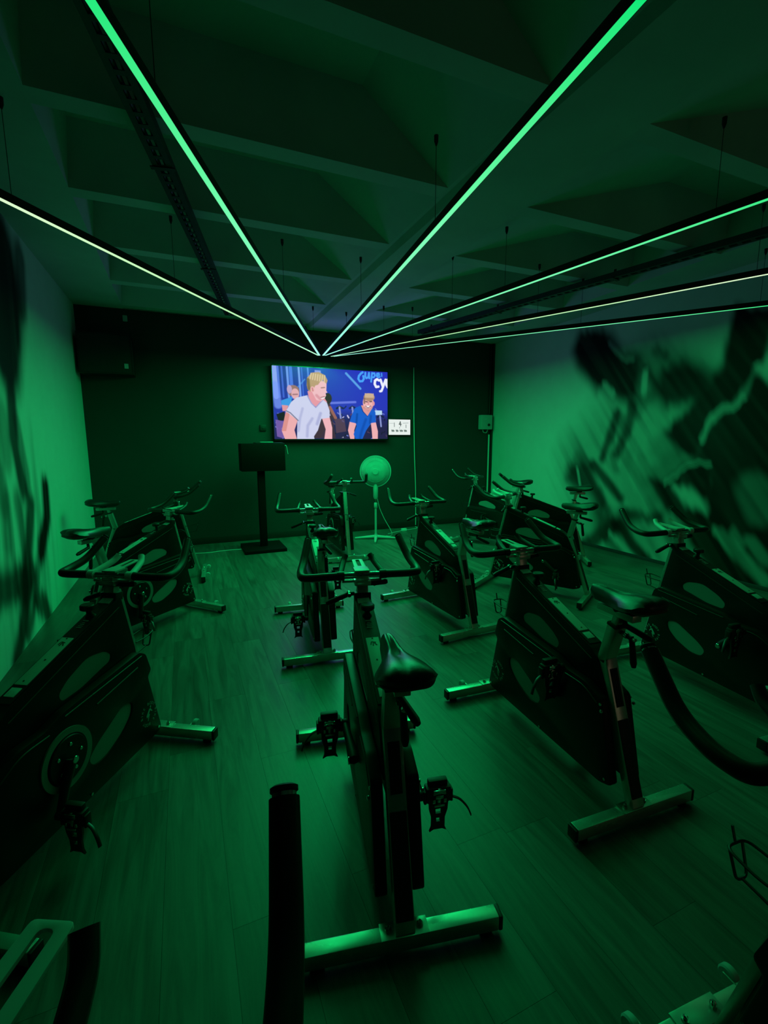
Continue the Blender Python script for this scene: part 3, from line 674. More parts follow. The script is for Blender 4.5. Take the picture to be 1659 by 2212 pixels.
# ================================================================ PEDESTAL STAND
pd = empty('instructor_stand', (0.92, 6.10, 0)); tag(pd, 'black instructor stand with a box top, square post and floor plate', 'stand')
mk('base_plate', lambda bm: box(bm, (-0.03, 0, 0.022), (0.52, 0.54, 0.04), None, 0.006), 'podium', pd)
mk('post', lambda bm: box(bm, (-0.02, 0, 0.54), (0.088, 0.088, 1.0), None, 0.006), 'podium', pd)
mk('top_box', lambda bm: box(bm, (-0.0, 0.0, 1.20), (0.54, 0.30, 0.345), None, 0.006), 'podium', pd)
lp = empty('laptop', (0.94, 6.08, 1.3725)); tag(lp, 'closed slim laptop lying on the black instructor stand', 'laptop')
mk('body', lambda bm: box(bm, (0.06, 0, 0.006), (0.34, 0.22, 0.010), None, 0.003), 'darkmetal', lp)
mk('lid', lambda bm: box(bm, (0.03, -0.04, 0.016), (0.16, 0.12, 0.008), None, 0.002), 'print', lp)
thing_mesh('power_lead', lambda bm: tube(bm, bend([(0, 0, 0), (0.035, -0.01, 0.0), (0.055, 0, -0.11)], 0.012), 0.003, 6), 'cable', 'short thin white lead poking out beside the instructor stand', 'cable', (1.193, 6.06, 1.345))
thing_mesh('floor_lead', lambda bm: tube(bm, bend([(0, 0, 0.006), (-0.2, 0.02, 0.006), (-0.45, -0.04, 0.006), (-0.62, 0.03, 0.006)], 0.1), 0.005, 8), 'cable', 'pale lead on the floor left of the stand plate', 'cable', (0.62, 6.16, 0))

# ================================================================ FAN
fn_ = empty('pedestal_fan', (2.474, 6.06, 0), math.radians(-24)); tag(fn_, 'white pedestal fan with a round guard on a cross foot', 'fan')
FZ = 0.975
for a in range(4):
    ang = PI / 2 * a
    def leg(bm, ang=ang):
        c_, s_ = math.cos(ang), math.sin(ang)
        pts = [(0.02 * c_, 0.02 * s_, 0.035), (0.30 * c_, 0.30 * s_, 0.013)]
        tube(bm, pts, 0.02, 8, True, [0.026, 0.013])
    mk('foot', leg, 'fanplastic', fn_)
mk('base_hub', lambda bm: tube(bm, [(0, 0, 0.006), (0, 0, 0.05), (0, 0, 0.075)], 0.03, 16, True, [0.03, 0.028, 0.02]), 'fanplastic', fn_)
mk('lower_pole', lambda bm: tube(bm, [(0, 0, 0.05), (0, 0, 0.46)], 0.016, 14), 'fanplastic', fn_)
mk('collar', lambda bm: tube(bm, [(0, 0, 0.45), (0, 0, 0.46), (0, 0, 0.52), (0, 0, 0.53)], 0.024, 14, True, [0.02, 0.025, 0.024, 0.018]), 'fanplastic', fn_)
mk('upper_pole', lambda bm: tube(bm, [(0, 0, 0.50), (0, 0, 0.62)], 0.010, 12), 'polished', fn_)
mk('control_box', lambda bm: tube(bm, [(0, 0, 0.58), (0, 0, 0.61), (0, 0, 0.74), (0, 0, 0.80)], 0.036, 12, True, [0.022, 0.034, 0.036, 0.026]), 'fanplastic', fn_)
mk('motor', lambda bm: tube(bm, [(0, 0.17, FZ), (0, 0.15, FZ), (0, 0.06, FZ), (0, 0.03, FZ)], 0.06, 20, True, [0.035, 0.06, 0.062, 0.045]), 'fanplastic', fn_)
mk('neck', lambda bm: tube(bm, [(0, 0.0, 0.79), (0, 0.06, 0.86), (0, 0.09, FZ)], 0.022, 10), 'fanplastic', fn_)
def guard(yf, bow):
    def f(bm):
        for k in range(132):
            a = 2 * PI * k / 132; c_, s_ = math.cos(a), math.sin(a)
            tube(bm, [(0.045 * c_, yf - bow, FZ + 0.045 * s_), (0.13 * c_, yf - bow * 0.85, FZ + 0.13 * s_), (0.195 * c_, yf - bow * 0.35, FZ + 0.195 * s_), (0.214 * c_, yf, FZ + 0.214 * s_)], 0.0026, 4, False)
        for rr_, yy in ((0.085, yf - bow * 0.95), (0.15, yf - bow * 0.75)): ring(bm, (0, yy, FZ), (0, 1, 0), rr_ - 0.002, rr_ + 0.002, 0.003, 40)
    return f
mk('front_guard', guard(0.0, 0.055), 'fanplastic', fn_)
mk('rear_guard', guard(0.0, -0.075), 'fanplastic', fn_)
mk('guard_rim', lambda bm: ring(bm, (0, 0, FZ), (0, 1, 0), 0.210, 0.222, 0.018, 48), 'fanplastic', fn_)
mk('badge', lambda bm: disc(bm, (0, -0.058, FZ), (0, 1, 0), 0.045, 0.010, 24, 0.003), 'fanplastic', fn_)
for k in range(5):
    def blade(bm, k=k):
        a0 = 2 * PI * k / 5
        rows = []
        for j in range(6):
            r_ = 0.03 + 0.155 * j / 5; w_ = 0.34 + 0.5 * math.sin(PI * min(1, 0.25 + 0.6 * j / 5))
            rows.append([(r_ * math.cos(a0 + w_ * (t_ - 0.5)), 0.012 * (t_ - 0.5) * 2 * (1 - 0.3 * j / 5), FZ + r_ * math.sin(a0 + w_ * (t_ - 0.5))) for t_ in (0, 0.33, 0.66, 1)])
        for off in (0, 0.003):
            V_ = [[bm.verts.new((x, y + off, z)) for x, y, z in r_] for r_ in rows]
            for i in range(5):
                for q in range(3): bm.faces.new((V_[i][q], V_[i][q + 1], V_[i + 1][q + 1], V_[i + 1][q]))
    mk('blade', blade, 'fanplastic', fn_)
mk('blade_hub', lambda bm: disc(bm, (0, 0.0, FZ), (0, 1, 0), 0.035, 0.05, 20, 0.005), 'fanplastic', fn_)
mk('power_cord', lambda bm: tube(bm, bend([(0.02, 0.02, 0.60), (0.05, 0.05, 0.45), (0.12, 0.09, 0.28), (0.21, 0.12, 0.12), (0.24, 0.12, 0.04), (0.20, 0.15, 0.006), (0.15, 0.2, 0.006)], 0.06), 0.005, 8), 'cable', fn_)

# ================================================================ SPIN BIKES
# bike space: x forward from the rear foot bar, y to the rider's left, z up
UPPER = rounded([(0.735, 0.780), (0.22, 0.592), (0.185, 0.56), (0.12, 0.425), (0.36, 0.44), (0.80, 0.44), (0.795, 0.52)], 0.012, 3)
LOWER = rounded([(0.765, 0.522), (0.805, 0.497), (0.832, 0.410), (0.806, 0.392), (0.868, 0.120), (0.845, 0.105), (0.10, 0.105), (0.045, 0.125), (0.115, 0.432), (0.20, 0.466), (0.30, 0.468), (0.375, 0.492)], 0.014, 3)
WIN_U = rounded([(0.655, 0.565), (0.625, 0.592), (0.54, 0.608), (0.44, 0.568), (0.40, 0.535), (0.41, 0.505), (0.50, 0.508), (0.60, 0.532), (0.645, 0.540)], 0.03, 3)
WIN_L = rounded([(0.70, 0.335), (0.645, 0.352), (0.50, 0.285), (0.455, 0.25), (0.475, 0.213), (0.54, 0.208), (0.635, 0.245), (0.69, 0.29)], 0.03, 3)
CRK = (0.365, 0.325)

def shrink(poly, k):
    cx = sum(p_[0] for p_ in poly) / len(poly); cz = sum(p_[1] for p_ in poly) / len(poly)
    return [(cx + (x - cx) * k, cz + (z - cz) * k) for x, z in poly]

SPEC = []   # name, mesh, parent name or None, assembly
def spec(key, name, fn, mat, parent=None, asm='frame', smooth=True):
    bm = bmesh.new(); fn(bm)
    SPEC.append((key, name, finish(bm, name, mat, smooth), parent, asm))

def foot_bar(s):
    def f(bm): box(bm, (s, 0, 0.040), (0.040, 0.548, 0.046), None, 0.004)
    return f
for key, s in (('rearbar', 0.0), ('frontbar', 0.955)):
    spec(key, 'rear_foot_bar' if s == 0 else 'front_foot_bar', foot_bar(s), 'chrome')
    for sd in (-1, 1):
        spec(key + 'cap%d' % sd, 'end_cap', lambda bm, s=s, sd=sd: box(bm, (s, sd * 0.280, 0.039), (0.041, 0.012, 0.047), None, 0.004), 'black', key)
        spec(key + 'foot%d' % sd, 'rubber_foot', lambda bm, s=s, sd=sd: disc(bm, (s, sd * 0.24, 0.0085), (0, 0, 1), 0.020, 0.017, 16, 0.003), 'black', key)
        spec(key + 'bolt%d' % sd, 'bolt', lambda bm, s=s, sd=sd: (disc(bm, (s, sd * 0.045, 0.072), (0, 0, 1), 0.009, 0.008, 6), disc(bm, (s, sd * 0.045, 0.079), (0, 0, 1), 0.0055, 0.010, 10, 0.003)), 'polished', key)
    spec(key + 'plate', 'mount_plate', lambda bm, s=s: box(bm, (s, 0, 0.0655), (0.048, 0.135, 0.005), None, 0.001), 'chrome', key)
for sd in (-1, 1):
    spec('wheel%d' % sd, 'transport_wheel', lambda bm, sd=sd: disc(bm, (0.996, sd * 0.16, 0.052), (0, 1, 0), 0.024, 0.022, 20, 0.004), 'greybox', 'frontbar')
    spec('wheelarm%d' % sd, 'wheel_bracket', lambda bm, sd=sd: box(bm, (0.984, sd * 0.145, 0.050), (0.036, 0.005, 0.026), None, 0.001), 'chrome', 'frontbar')
spec('frontpost', 'front_post', lambda bm: beam(bm, (0.908, 0, 0.068), (0.745, 0, 0.800), 0.044, 0.024, 0.004), 'chrome')
spec('rearpost', 'rear_post', lambda bm: beam(bm, (-0.004, 0, 0.064), (0.168, 0, 0.566), 0.056, 0.036, 0.004), 'chrome')
def along_rear(t, off=0.0):
    a = Vector((-0.004, 0, 0.064)); b = Vector((0.168, 0, 0.566)); d = (b - a).normalized(); nn = Vector((-d.z, 0, d.x))
    return a + (b - a) * t + nn * off
spec('rearsleeve', 'lower_sleeve', lambda bm: beam(bm, along_rear(0.06, 0.0095), along_rear(0.58, 0.0095), 0.050, 0.022, 0.003), 'black', 'rearpost')
spec('rearslot', 'slot_panel', lambda bm: beam(bm, along_rear(0.665, 0.0175), along_rear(0.93, 0.0175), 0.036, 0.004, 0.001), 'black', 'rearpost')
for k in range(3):
    spec('slotrib%d' % k, 'slot_rib', lambda bm, k=k: beam(bm, along_rear(0.68, 0.0195) + Vector((0, (k - 1) * 0.009, 0)), along_rear(0.915, 0.0195) + Vector((0, (k - 1) * 0.009, 0)), 0.003, 0.003), 'rubber', 'rearpost')
spec('postbolt', 'bolt', lambda bm: [disc(bm, (0.106, sd * 0.080, 0.395), (0, 1, 0), 0.007, 0.008, 10, 0.002) for sd in (-1, 1)] and None, 'polished', 'rearpost')
spec('seattube', 'seat_tube', lambda bm: beam(bm, (0.176, 0, 0.552), (0.136, 0, 0.715), 0.056, 0.040, 0.004), 'chrome')

spec('upper', 'upper_cover', lambda bm: prism(bm, UPPER, -0.034, 0.034, [WIN_U], 0.004), 'cover')
for sd in (-1, 1):
    spec('upwin%d' % sd, 'window', lambda bm, sd=sd: prism(bm, shrink(WIN_U, 0.995), sd * 0.029, sd * 0.0315), 'window', 'upper')
    spec('upline%d' % sd, 'ridge', lambda bm, sd=sd: tube(bm, [(0.72, sd * 0.034, 0.735), (0.215, sd * 0.034, 0.548)], 0.0022, 6), 'rubber', 'upper')
    side = 'left' if sd > 0 else 'right'
    holes = [WIN_L]
    spec('low%d' % sd, 'lower_cover', lambda bm, sd=sd: prism(bm, LOWER, sd * 0.036, sd * 0.073, [WIN_L], 0.006), 'cover')
    spec('lowwin%d' % sd, 'window', lambda bm, sd=sd: prism(bm, shrink(WIN_L, 0.995), sd * 0.064, sd * 0.067), 'window', 'low%d' % sd)
    def ridges(bm, sd=sd):
        tube(bm, [(0.775, sd * 0.073, 0.500), (0.375, sd * 0.073, 0.474)], 0.003, 6)
        tube(bm, [(0.745, sd * 0.073, 0.463), (0.515, sd * 0.073, 0.435)], 0.0035, 6)
        tube(bm, bend([(0.31, sd * 0.073, 0.447), (0.205, sd * 0.073, 0.448), (0.135, sd * 0.073, 0.41)], 0.05), 0.003, 6)
    spec('lowridge%d' % sd, 'ridge', ridges, 'rubber', 'low%d' % sd)
    spec('coverbolt%d' % sd, 'bolt', lambda bm, sd=sd: [disc(bm, (x_, sd * 0.074, z_), (0, 1, 0), 0.0055, 0.004, 10) for x_, z_ in ((0.845, 0.130), (0.075, 0.135), (0.118, 0.415), (0.45, 0.118))] and None, 'polished', 'low%d' % sd)
spec('flywheel', 'flywheel', lambda bm: (ring(bm, (0.60, 0, 0.41), (0, 1, 0), 0.165, 0.215, 0.024, 48), disc(bm, (0.60, 0, 0.41), (0, 1, 0), 0.168, 0.006, 40)), 'flywheel')

# round emblem on the covers: a running figure inside ring lettering
def letters_on_ring():
    bm = bmesh.new()
    dg = bpy.context.evaluated_depsgraph_get()
    txt = 'BODY BIKE BODY BIKE '
    for i, ch in enumerate(txt):
        if ch == ' ': continue
        cu = bpy.data.curves.new('glyph', 'FONT'); cu.body = ch; cu.size = 0.0135; cu.align_x = 'CENTER'
        ob = bpy.data.objects.new('glyph', cu); C.objects.link(ob)
        dg = bpy.context.evaluated_depsgraph_get(); dg.update()
        me = bpy.data.meshes.new_from_object(ob.evaluated_get(dg))
        a = PI / 2 - 2 * PI * i / len(txt)
        R_ = Matrix.Rotation(a - PI / 2, 4, 'Z'); T_ = Matrix.Translation((0.031 * math.cos(a), 0.031 * math.sin(a), 0))
        me.transform(T_ @ R_)
        bm.from_mesh(me)
        bpy.data.objects.remove(ob); bpy.data.curves.remove(cu); bpy.data.meshes.remove(me)
    return bm
def figure_mesh():
    """leaning rider, x towards the front of the bike, drawn in units of the emblem radius"""
    bm = bmesh.new()
    def stroke(a, b, w0, w1):
        a = Vector((a[0], a[1], 0)); b = Vector((b[0], b[1], 0)); d = (b - a).normalized(); nn = Vector((-d.y, d.x, 0))
        bm.faces.new([bm.verts.new(q) for q in (a + nn * w0, a - nn * w0, b - nn * w1, b + nn * w1)])
    stroke((0.24, 0.60), (0.68, 0.06), 0.13, 0.05)
    stroke((0.24, 0.60), (-0.40, -0.22), 0.15, 0.17)
    stroke((-0.46, -0.26), (0.14, -0.10), 0.13, 0.08)
    stroke((0.06, -0.06), (-0.28, -0.84), 0.11, 0.05)
    bm.faces.new([bm.verts.new((0.42 + 0.13 * math.cos(t_ * PI / 5), 0.84 + 0.17 * math.sin(t_ * PI / 5), 0)) for t_ in range(10)])
    return bm
FIG = figure_mesh()
EMB = letters_on_ring()
for sd in (-1, 1):
    bm = EMB.copy()
    # picture plane (x right, y up) -> bike side plane, reading correctly from outside
    for v in bm.verts: v.co = Vector((0.788 - sd * v.co.x * 1.3, sd * 0.0742, 0.226 + v.co.y * 1.3))
    fb = FIG.copy()
    for v in fb.verts: v.co = Vector((0.788 + v.co.x * 0.033, sd * 0.0744, 0.226 + v.co.y * 0.033))
    fm = bpy.data.meshes.new('figure'); fb.to_mesh(fm); fb.free(); bm.from_mesh(fm); bpy.data.meshes.remove(fm)
    me = bpy.data.meshes.new('emblem'); bm.to_mesh(me); bm.free(); me.materials.append(M['print'])
    SPEC.append(('emblem%d' % sd, 'emblem', me, 'low%d' % sd, 'frame'))
EMB.free(); FIG.free()

# labels along the top of the sloping beam
def on_beam(s, up=0.0):
    a = Vector((0.735, 0, 0.780)); b = Vector((0.22, 0, 0.592)); t = (0.735 - s) / (0.735 - 0.22)
    d = (a - b).normalized(); nn = Vector((-d.z, 0, d.x))
    return a + (b - a) * t + nn * up
def beam_plate(s0, s1, w, h=0.003):
    return lambda bm: beam(bm, on_beam(s0, h / 2 + 0.0003), on_beam(s1, h / 2 + 0.0003), w, h, 0.0006)
spec('toprail', 'top_rail', beam_plate(0.728, 0.235, 0.056, 0.004), 'black')
spec('stick1', 'silver_sticker', beam_plate(0.500, 0.302, 0.046, 0.0065), 'sticker', 'toprail')
spec('stick2', 'silver_sticker', beam_plate(0.712, 0.680, 0.048, 0.0065), 'sticker', 'toprail')
spec('stick3', 'silver_sticker', beam_plate(0.290, 0.258, 0.036, 0.0065), 'print', 'toprail')
def marks(bm):
    for s0, s1, w in ((0.588, 0.583, 0.022), (0.576, 0.573, 0.012), (0.568, 0.565, 0.018), (0.560, 0.557, 0.018), (0.552, 0.549, 0.022)):
        beam(bm, on_beam(s0, 0.005), on_beam(s1, 0.005), w, 0.0015)
spec('marks', 'scale_mark', marks, 'print', 'toprail')
def stickmark(bm):
    c_ = on_beam(0.472, 0.0073); d = (on_beam(0.48) - on_beam(0.46)).normalized()
    for a0, b0, a1, b1 in ((-0.010, 0.004, 0.006, 0.008), (0.006, 0.008, 0.010, -0.006), (-0.004, 0.002, -0.012, -0.010), (0.000, 0.004, 0.002, -0.012)):
        beam(bm, c_ + d * b0 + Vector((0, a0, 0)), c_ + d * b1 + Vector((0, a1, 0)), 0.004, 0.0006)
    for s_ in (0.495, 0.40, 0.315): disc(bm, on_beam(s_, 0.0075), on_beam(0.5, 1) - on_beam(0.5, 0), 0.003, 0.0015, 10)
spec('stickmark', 'figure_print', stickmark, 'darkprint', 'toprail')
spec('tubecap', 'tube_collar', lambda bm: beam(bm, (0.1385, 0, 0.708), (0.1355, 0, 0.720), 0.059, 0.043, 0.003), 'black', 'seattube')

spec('knob', 'resistance_knob', lambda bm: (tube(bm, [(0.600, 0, 0.768), (0.600, 0, 0.772), (0.600, 0, 0.786), (0.600, 0, 0.790)], 0.027, 18, True, [0.022, 0.027, 0.027, 0.023])), 'rubber')
spec('knobstem', 'knob_stem', lambda bm: tube(bm, [(0.612, 0, 0.735), (0.606, 0, 0.752), (0.600, 0, 0.770)], 0.012, 12, True, [0.022, 0.011, 0.009]), 'black', 'knob')
def cage(bm):
    A = [(0.800, 0.0, 0.585), (0.812, 0.0, 0.580), (0.800, 0.0, 0.50)]
    tube(bm, bend([(0.805, 0.03, 0.545), (0.86, 0.036, 0.545), (0.925, 0.030, 0.552), (0.925, -0.030, 0.552), (0.86, -0.036, 0.545), (0.805, -0.03, 0.545)], 0.02), 0.0032, 6)
    tube(bm, bend([(0.925, 0.020, 0.552), (0.905, 0.016, 0.485), (0.905, -0.016, 0.485), (0.925, -0.020, 0.552)], 0.012), 0.0032, 6)
    tube(bm, bend([(0.905, 0.0, 0.485), (0.83, 0, 0.475), (0.808, 0, 0.50), (0.80, 0, 0.60)], 0.015), 0.0032, 6)
    tube(bm, [(0.925, 0.0, 0.552), (0.935, 0.0, 0.585)], 0.003, 6)
spec('cage', 'bottle_cage', cage, 'black')

# saddle
def saddle(bm):
    NU, NV = 16, 15
    prof = [(0.235, 0.012, 0.822), (0.228, 0.021, 0.832), (0.20, 0.027, 0.838), (0.165, 0.030, 0.838), (0.13, 0.035, 0.837), (0.10, 0.044, 0.838), (0.07, 0.057, 0.842), (0.04, 0.070, 0.848), (0.01, 0.078, 0.853), (-0.02, 0.080, 0.856), (-0.040, 0.074, 0.854), (-0.053, 0.062, 0.848), (-0.060, 0.044, 0.838), (-0.063, 0.022, 0.828)]
    top = []; bot = []
    for s, w, z in prof:
        row = []
        for j in range(NV):
            v = -1 + 2 * j / (NV - 1)
            ef = min(1.0, max(0.15, (s + 0.072) / 0.06), max(0.15, (0.245 - s) / 0.03))
            drop = ef * 0.028 * abs(v) ** 2.4 + ef * (0.014 * abs(v) ** 6)
            gr = 0.022 * math.exp(-(v / 0.24) ** 2) * math.exp(-((s - 0.13) / 0.065) ** 2) + 0.007 * math.exp(-(v / 0.2) ** 2) * math.exp(-((s + 0.02) / 0.05) ** 2)
            row.append(bm.verts.new((s, v * w, z - drop - gr)))
        top.append(row)
    for i in range(len(prof) - 1):
        for j in range(NV - 1): bm.faces.new((top[i][j], top[i + 1][j], top[i + 1][j + 1], top[i][j + 1]))
    # skirt and underside
    rim = [r_[0] for r_ in top] + top[-1][1:-1] + [r_[-1] for r_ in reversed(top)] + list(reversed(top[0][1:-1]))
    low = [bm.verts.new((v.co.x * 0.97 + 0.003, v.co.y * 0.93, v.co.z - 0.016)) for v in rim]
    n_ = len(rim)
    for i in range(n_): bm.faces.new((rim[i], rim[(i + 1) % n_], low[(i + 1) % n_], low[i]))
    bmesh.ops.triangle_fill(bm, use_beauty=True, edges=[bm.edges.get((low[i], low[(i + 1) % n_])) for i in range(n_)])
spec('saddle', 'saddle', saddle, 'leather', None, 'seat')
def saddle_base(bm):
    pts = [(0.11, 0.030), (0.05, 0.048), (-0.02, 0.060), (-0.050, 0.046), (-0.056, 0.0)]
    o = pts + [(x, -y) for x, y in reversed(pts[:-1])]
    a = [bm.verts.new((x, y, 0.798 + (0.06 - x) * 0.05)) for x, y in o]; b = [bm.verts.new((x * 0.8 + 0.01, y * 0.75, 0.784 + (0.06 - x) * 0.05)) for x, y in o]
    for i in range(len(o)): bm.faces.new((a[i], a[(i + 1) % len(o)], b[(i + 1) % len(o)], b[i]))
    bm.faces.new(a); bm.faces.new(b[::-1])
spec('saddlebase', 'saddle_base', saddle_base, 'black', 'saddle', 'seat')
for sd in (-1, 1):
    spec('rail%d' % sd, 'saddle_rail', lambda bm, sd=sd: tube(bm, bend([(0.195, sd * 0.006, 0.815), (0.15, sd * 0.018, 0.788), (0.02, sd * 0.024, 0.783), (-0.03, sd * 0.030, 0.795)], 0.03), 0.0042, 8), 'polished', 'saddle', 'seat')
spec('redband', 'rear_bumper', lambda bm: tube(bm, bend([(0.028, 0.060, 0.806), (-0.02, 0.069, 0.812), (-0.050, 0.048, 0.812), (-0.058, 0, 0.815), (-0.050, -0.048, 0.812), (-0.02, -0.069, 0.812), (0.028, -0.060, 0.806)], 0.03), 0.009, 8), 'redbase', 'saddle', 'seat')
spec('slider', 'seat_slider', lambda bm: (box(bm, (0.105, 0, 0.757), (0.165, 0.044, 0.026), None, 0.003)), 'chrome', None, 'seat')
spec('saddleclamp', 'saddle_clamp', lambda bm: (box(bm, (0.085, 0, 0.780), (0.05, 0.056, 0.022), None, 0.004), disc(bm, (0.085, 0, 0.778), (0, 1, 0), 0.010, 0.078, 12)), 'black', 'slider', 'seat')
spec('seatpost', 'seat_post', lambda bm: beam(bm, (0.150, 0, 0.660), (0.127, 0, 0.750), 0.040, 0.028, 0.003), 'chrome', None, 'post')
def lever(a, b, c_):
    def f(bm):
        tube(bm, [a, Vector(a).lerp(Vector(b), 0.9), b], 0.008, 10, True, [0.008, 0.009, 0.012])
        tube(bm, [b, Vector(b).lerp(Vector(c_), 0.15), Vector(b).lerp(Vector(c_), 0.85), c_], 0.008, 10, True, [0.011, 0.010, 0.012, 0.008])
    return f
spec('seatlever', 'height_lever', lever((0.125, -0.008, 0.688), (0.080, -0.014, 0.678), (0.066, -0.018, 0.572)), 'black')
spec('seatleverpin', 'lever_pin', lambda bm: (disc(bm, (0.106, -0.010, 0.684), (1, 0, 0.2), 0.012, 0.02, 12, 0.002), disc(bm, (0.069, -0.014, 0.678), (1, 0, 0.2), 0.008, 0.012, 10, 0.002)), 'polished', 'seatlever')
spec('sliderlever', 'slider_lever', lever((0.075, 0, 0.745), (0.075, -0.004, 0.715), (-0.02, -0.03, 0.690)), 'black', None, 'seat')

# handlebar
HB = [(0.735, 0.078, 0.864), (0.735, 0.195, 0.862), (0.742, 0.238, 0.862), (0.795, 0.244, 0.866), (0.872, 0.230, 0.886), (0.962, 0.205, 0.965)]
spec('bar', 'handlebar', lambda bm: tube(bm, [(0.735, -0.085, 0.864), (0.735, 0.085, 0.864)], 0.0125, 14), 'polished', None, 'bar')
spec('barlow', 'lower_crossbar', lambda bm: tube(bm, [(0.737, -0.080, 0.840), (0.737, 0.080, 0.840)], 0.006, 10), 'chrome', 'bar', 'bar')
for sd in (-1, 1):
    path = bend([(x, sd * y, z) for x, y, z in HB], 0.045, 7)
    spec('grip%d' % sd, 'grip', lambda bm, path=path: tube(bm, path, 0.0165, 14), 'rubber', 'bar', 'bar')
    e0 = Vector((HB[-1][0], sd * HB[-1][1], HB[-1][2])); ed = (e0 - Vector((HB[-2][0], sd * HB[-2][1], HB[-2][2]))).normalized()
    spec('gripend%d' % sd, 'grip_ring', lambda bm, e0=e0, ed=ed: tube(bm, [e0 - ed * 0.002, e0 + ed * 0.005], 0.0135, 14), 'polished', 'bar', 'bar')
    spec('gripcap%d' % sd, 'grip_plug', lambda bm, e0=e0, ed=ed: tube(bm, [e0 + ed * 0.004, e0 + ed * 0.006, e0 + ed * 0.010, e0 + ed * 0.012], 0.015, 14, True, [0.013, 0.0155, 0.0155, 0.012]), 'black', 'bar', 'bar')
    ip = bend([(0.737, sd * 0.088, 0.868), (0.800, sd * 0.074, 0.884), (0.838, sd * 0.063, 0.898), (0.856, sd * 0.052, 0.918)], 0.02, 4)
    spec('inner%d' % sd, 'inner_grip', lambda bm, ip=ip: tube(bm, ip, 0.0125, 10), 'rubber', 'bar', 'bar')
    spec('innerclamp%d' % sd, 'inner_clamp', lambda bm, sd=sd: tube(bm, [(0.735, sd * 0.072, 0.864), (0.735, sd * 0.100, 0.864)], 0.0185, 14), 'rubber', 'bar', 'bar')
def slot_plate(bm):
    zz = 0.879
    o = rounded([(0.745, -0.026), (0.745, 0.026), (0.882, 0.022), (0.882, -0.022)], 0.006, 3)
    h = rounded([(0.792, -0.008), (0.792, 0.008), (0.874, 0.008), (0.874, -0.008)], 0.0078, 4)
    nb = set(bm.verts)
    prism(bm, o, 0.0, 0.005, [h], 0.001)
    for v in bm.verts:
        v.co = Vector((v.co.x, v.co.z, zz + v.co.y + (v.co.x - 0.745) * 0.06))
spec('plate', 'slot_plate', slot_plate, 'sticker', 'bar', 'bar')
spec('plateblock', 'slider_block', lambda bm: box(bm, (0.752, 0, 0.882), (0.062, 0.060, 0.008), None, 0.002), 'sticker', 'bar', 'bar')
spec('bracket', 'stem_bracket', lambda bm: (box(bm, (0.738, 0, 0.838), (0.070, 0.066, 0.020), None, 0.004), box(bm, (0.735, 0, 0.852), (0.05, 0.05, 0.02), None, 0.004), box(bm, (0.77, 0, 0.862), (0.09, 0.030, 0.028), None, 0.004)), 'chrome', 'bar', 'bar')
spec('barlever', 'slide_lever', lever((0.735, -0.02, 0.826), (0.735, -0.050, 0.826), (0.735, -0.105, 0.832)), 'black', 'bar', 'bar')
spec('barpost', 'handlebar_post', lambda bm: beam(bm, (0.722, 0, 0.765), (0.734, 0, 0.832), 0.044, 0.034, 0.003), 'chrome', None, 'bar')
spec('head', 'head_clamp', lambda bm: beam(bm, (0.727, 0, 0.762), (0.731, 0, 0.796), 0.066, 0.044, 0.004), 'black')
spec('headlever', 'height_lever', lever((0.745, 0.03, 0.785), (0.748, 0.052, 0.783), (0.748, 0.145, 0.748)), 'black')
spec('headpin', 'lever_pin', lambda bm: disc(bm, (0.748, 0.052, 0.783), (1, 0, 0.2), 0.009, 0.030, 12, 0.002), 'polished', 'headlever')

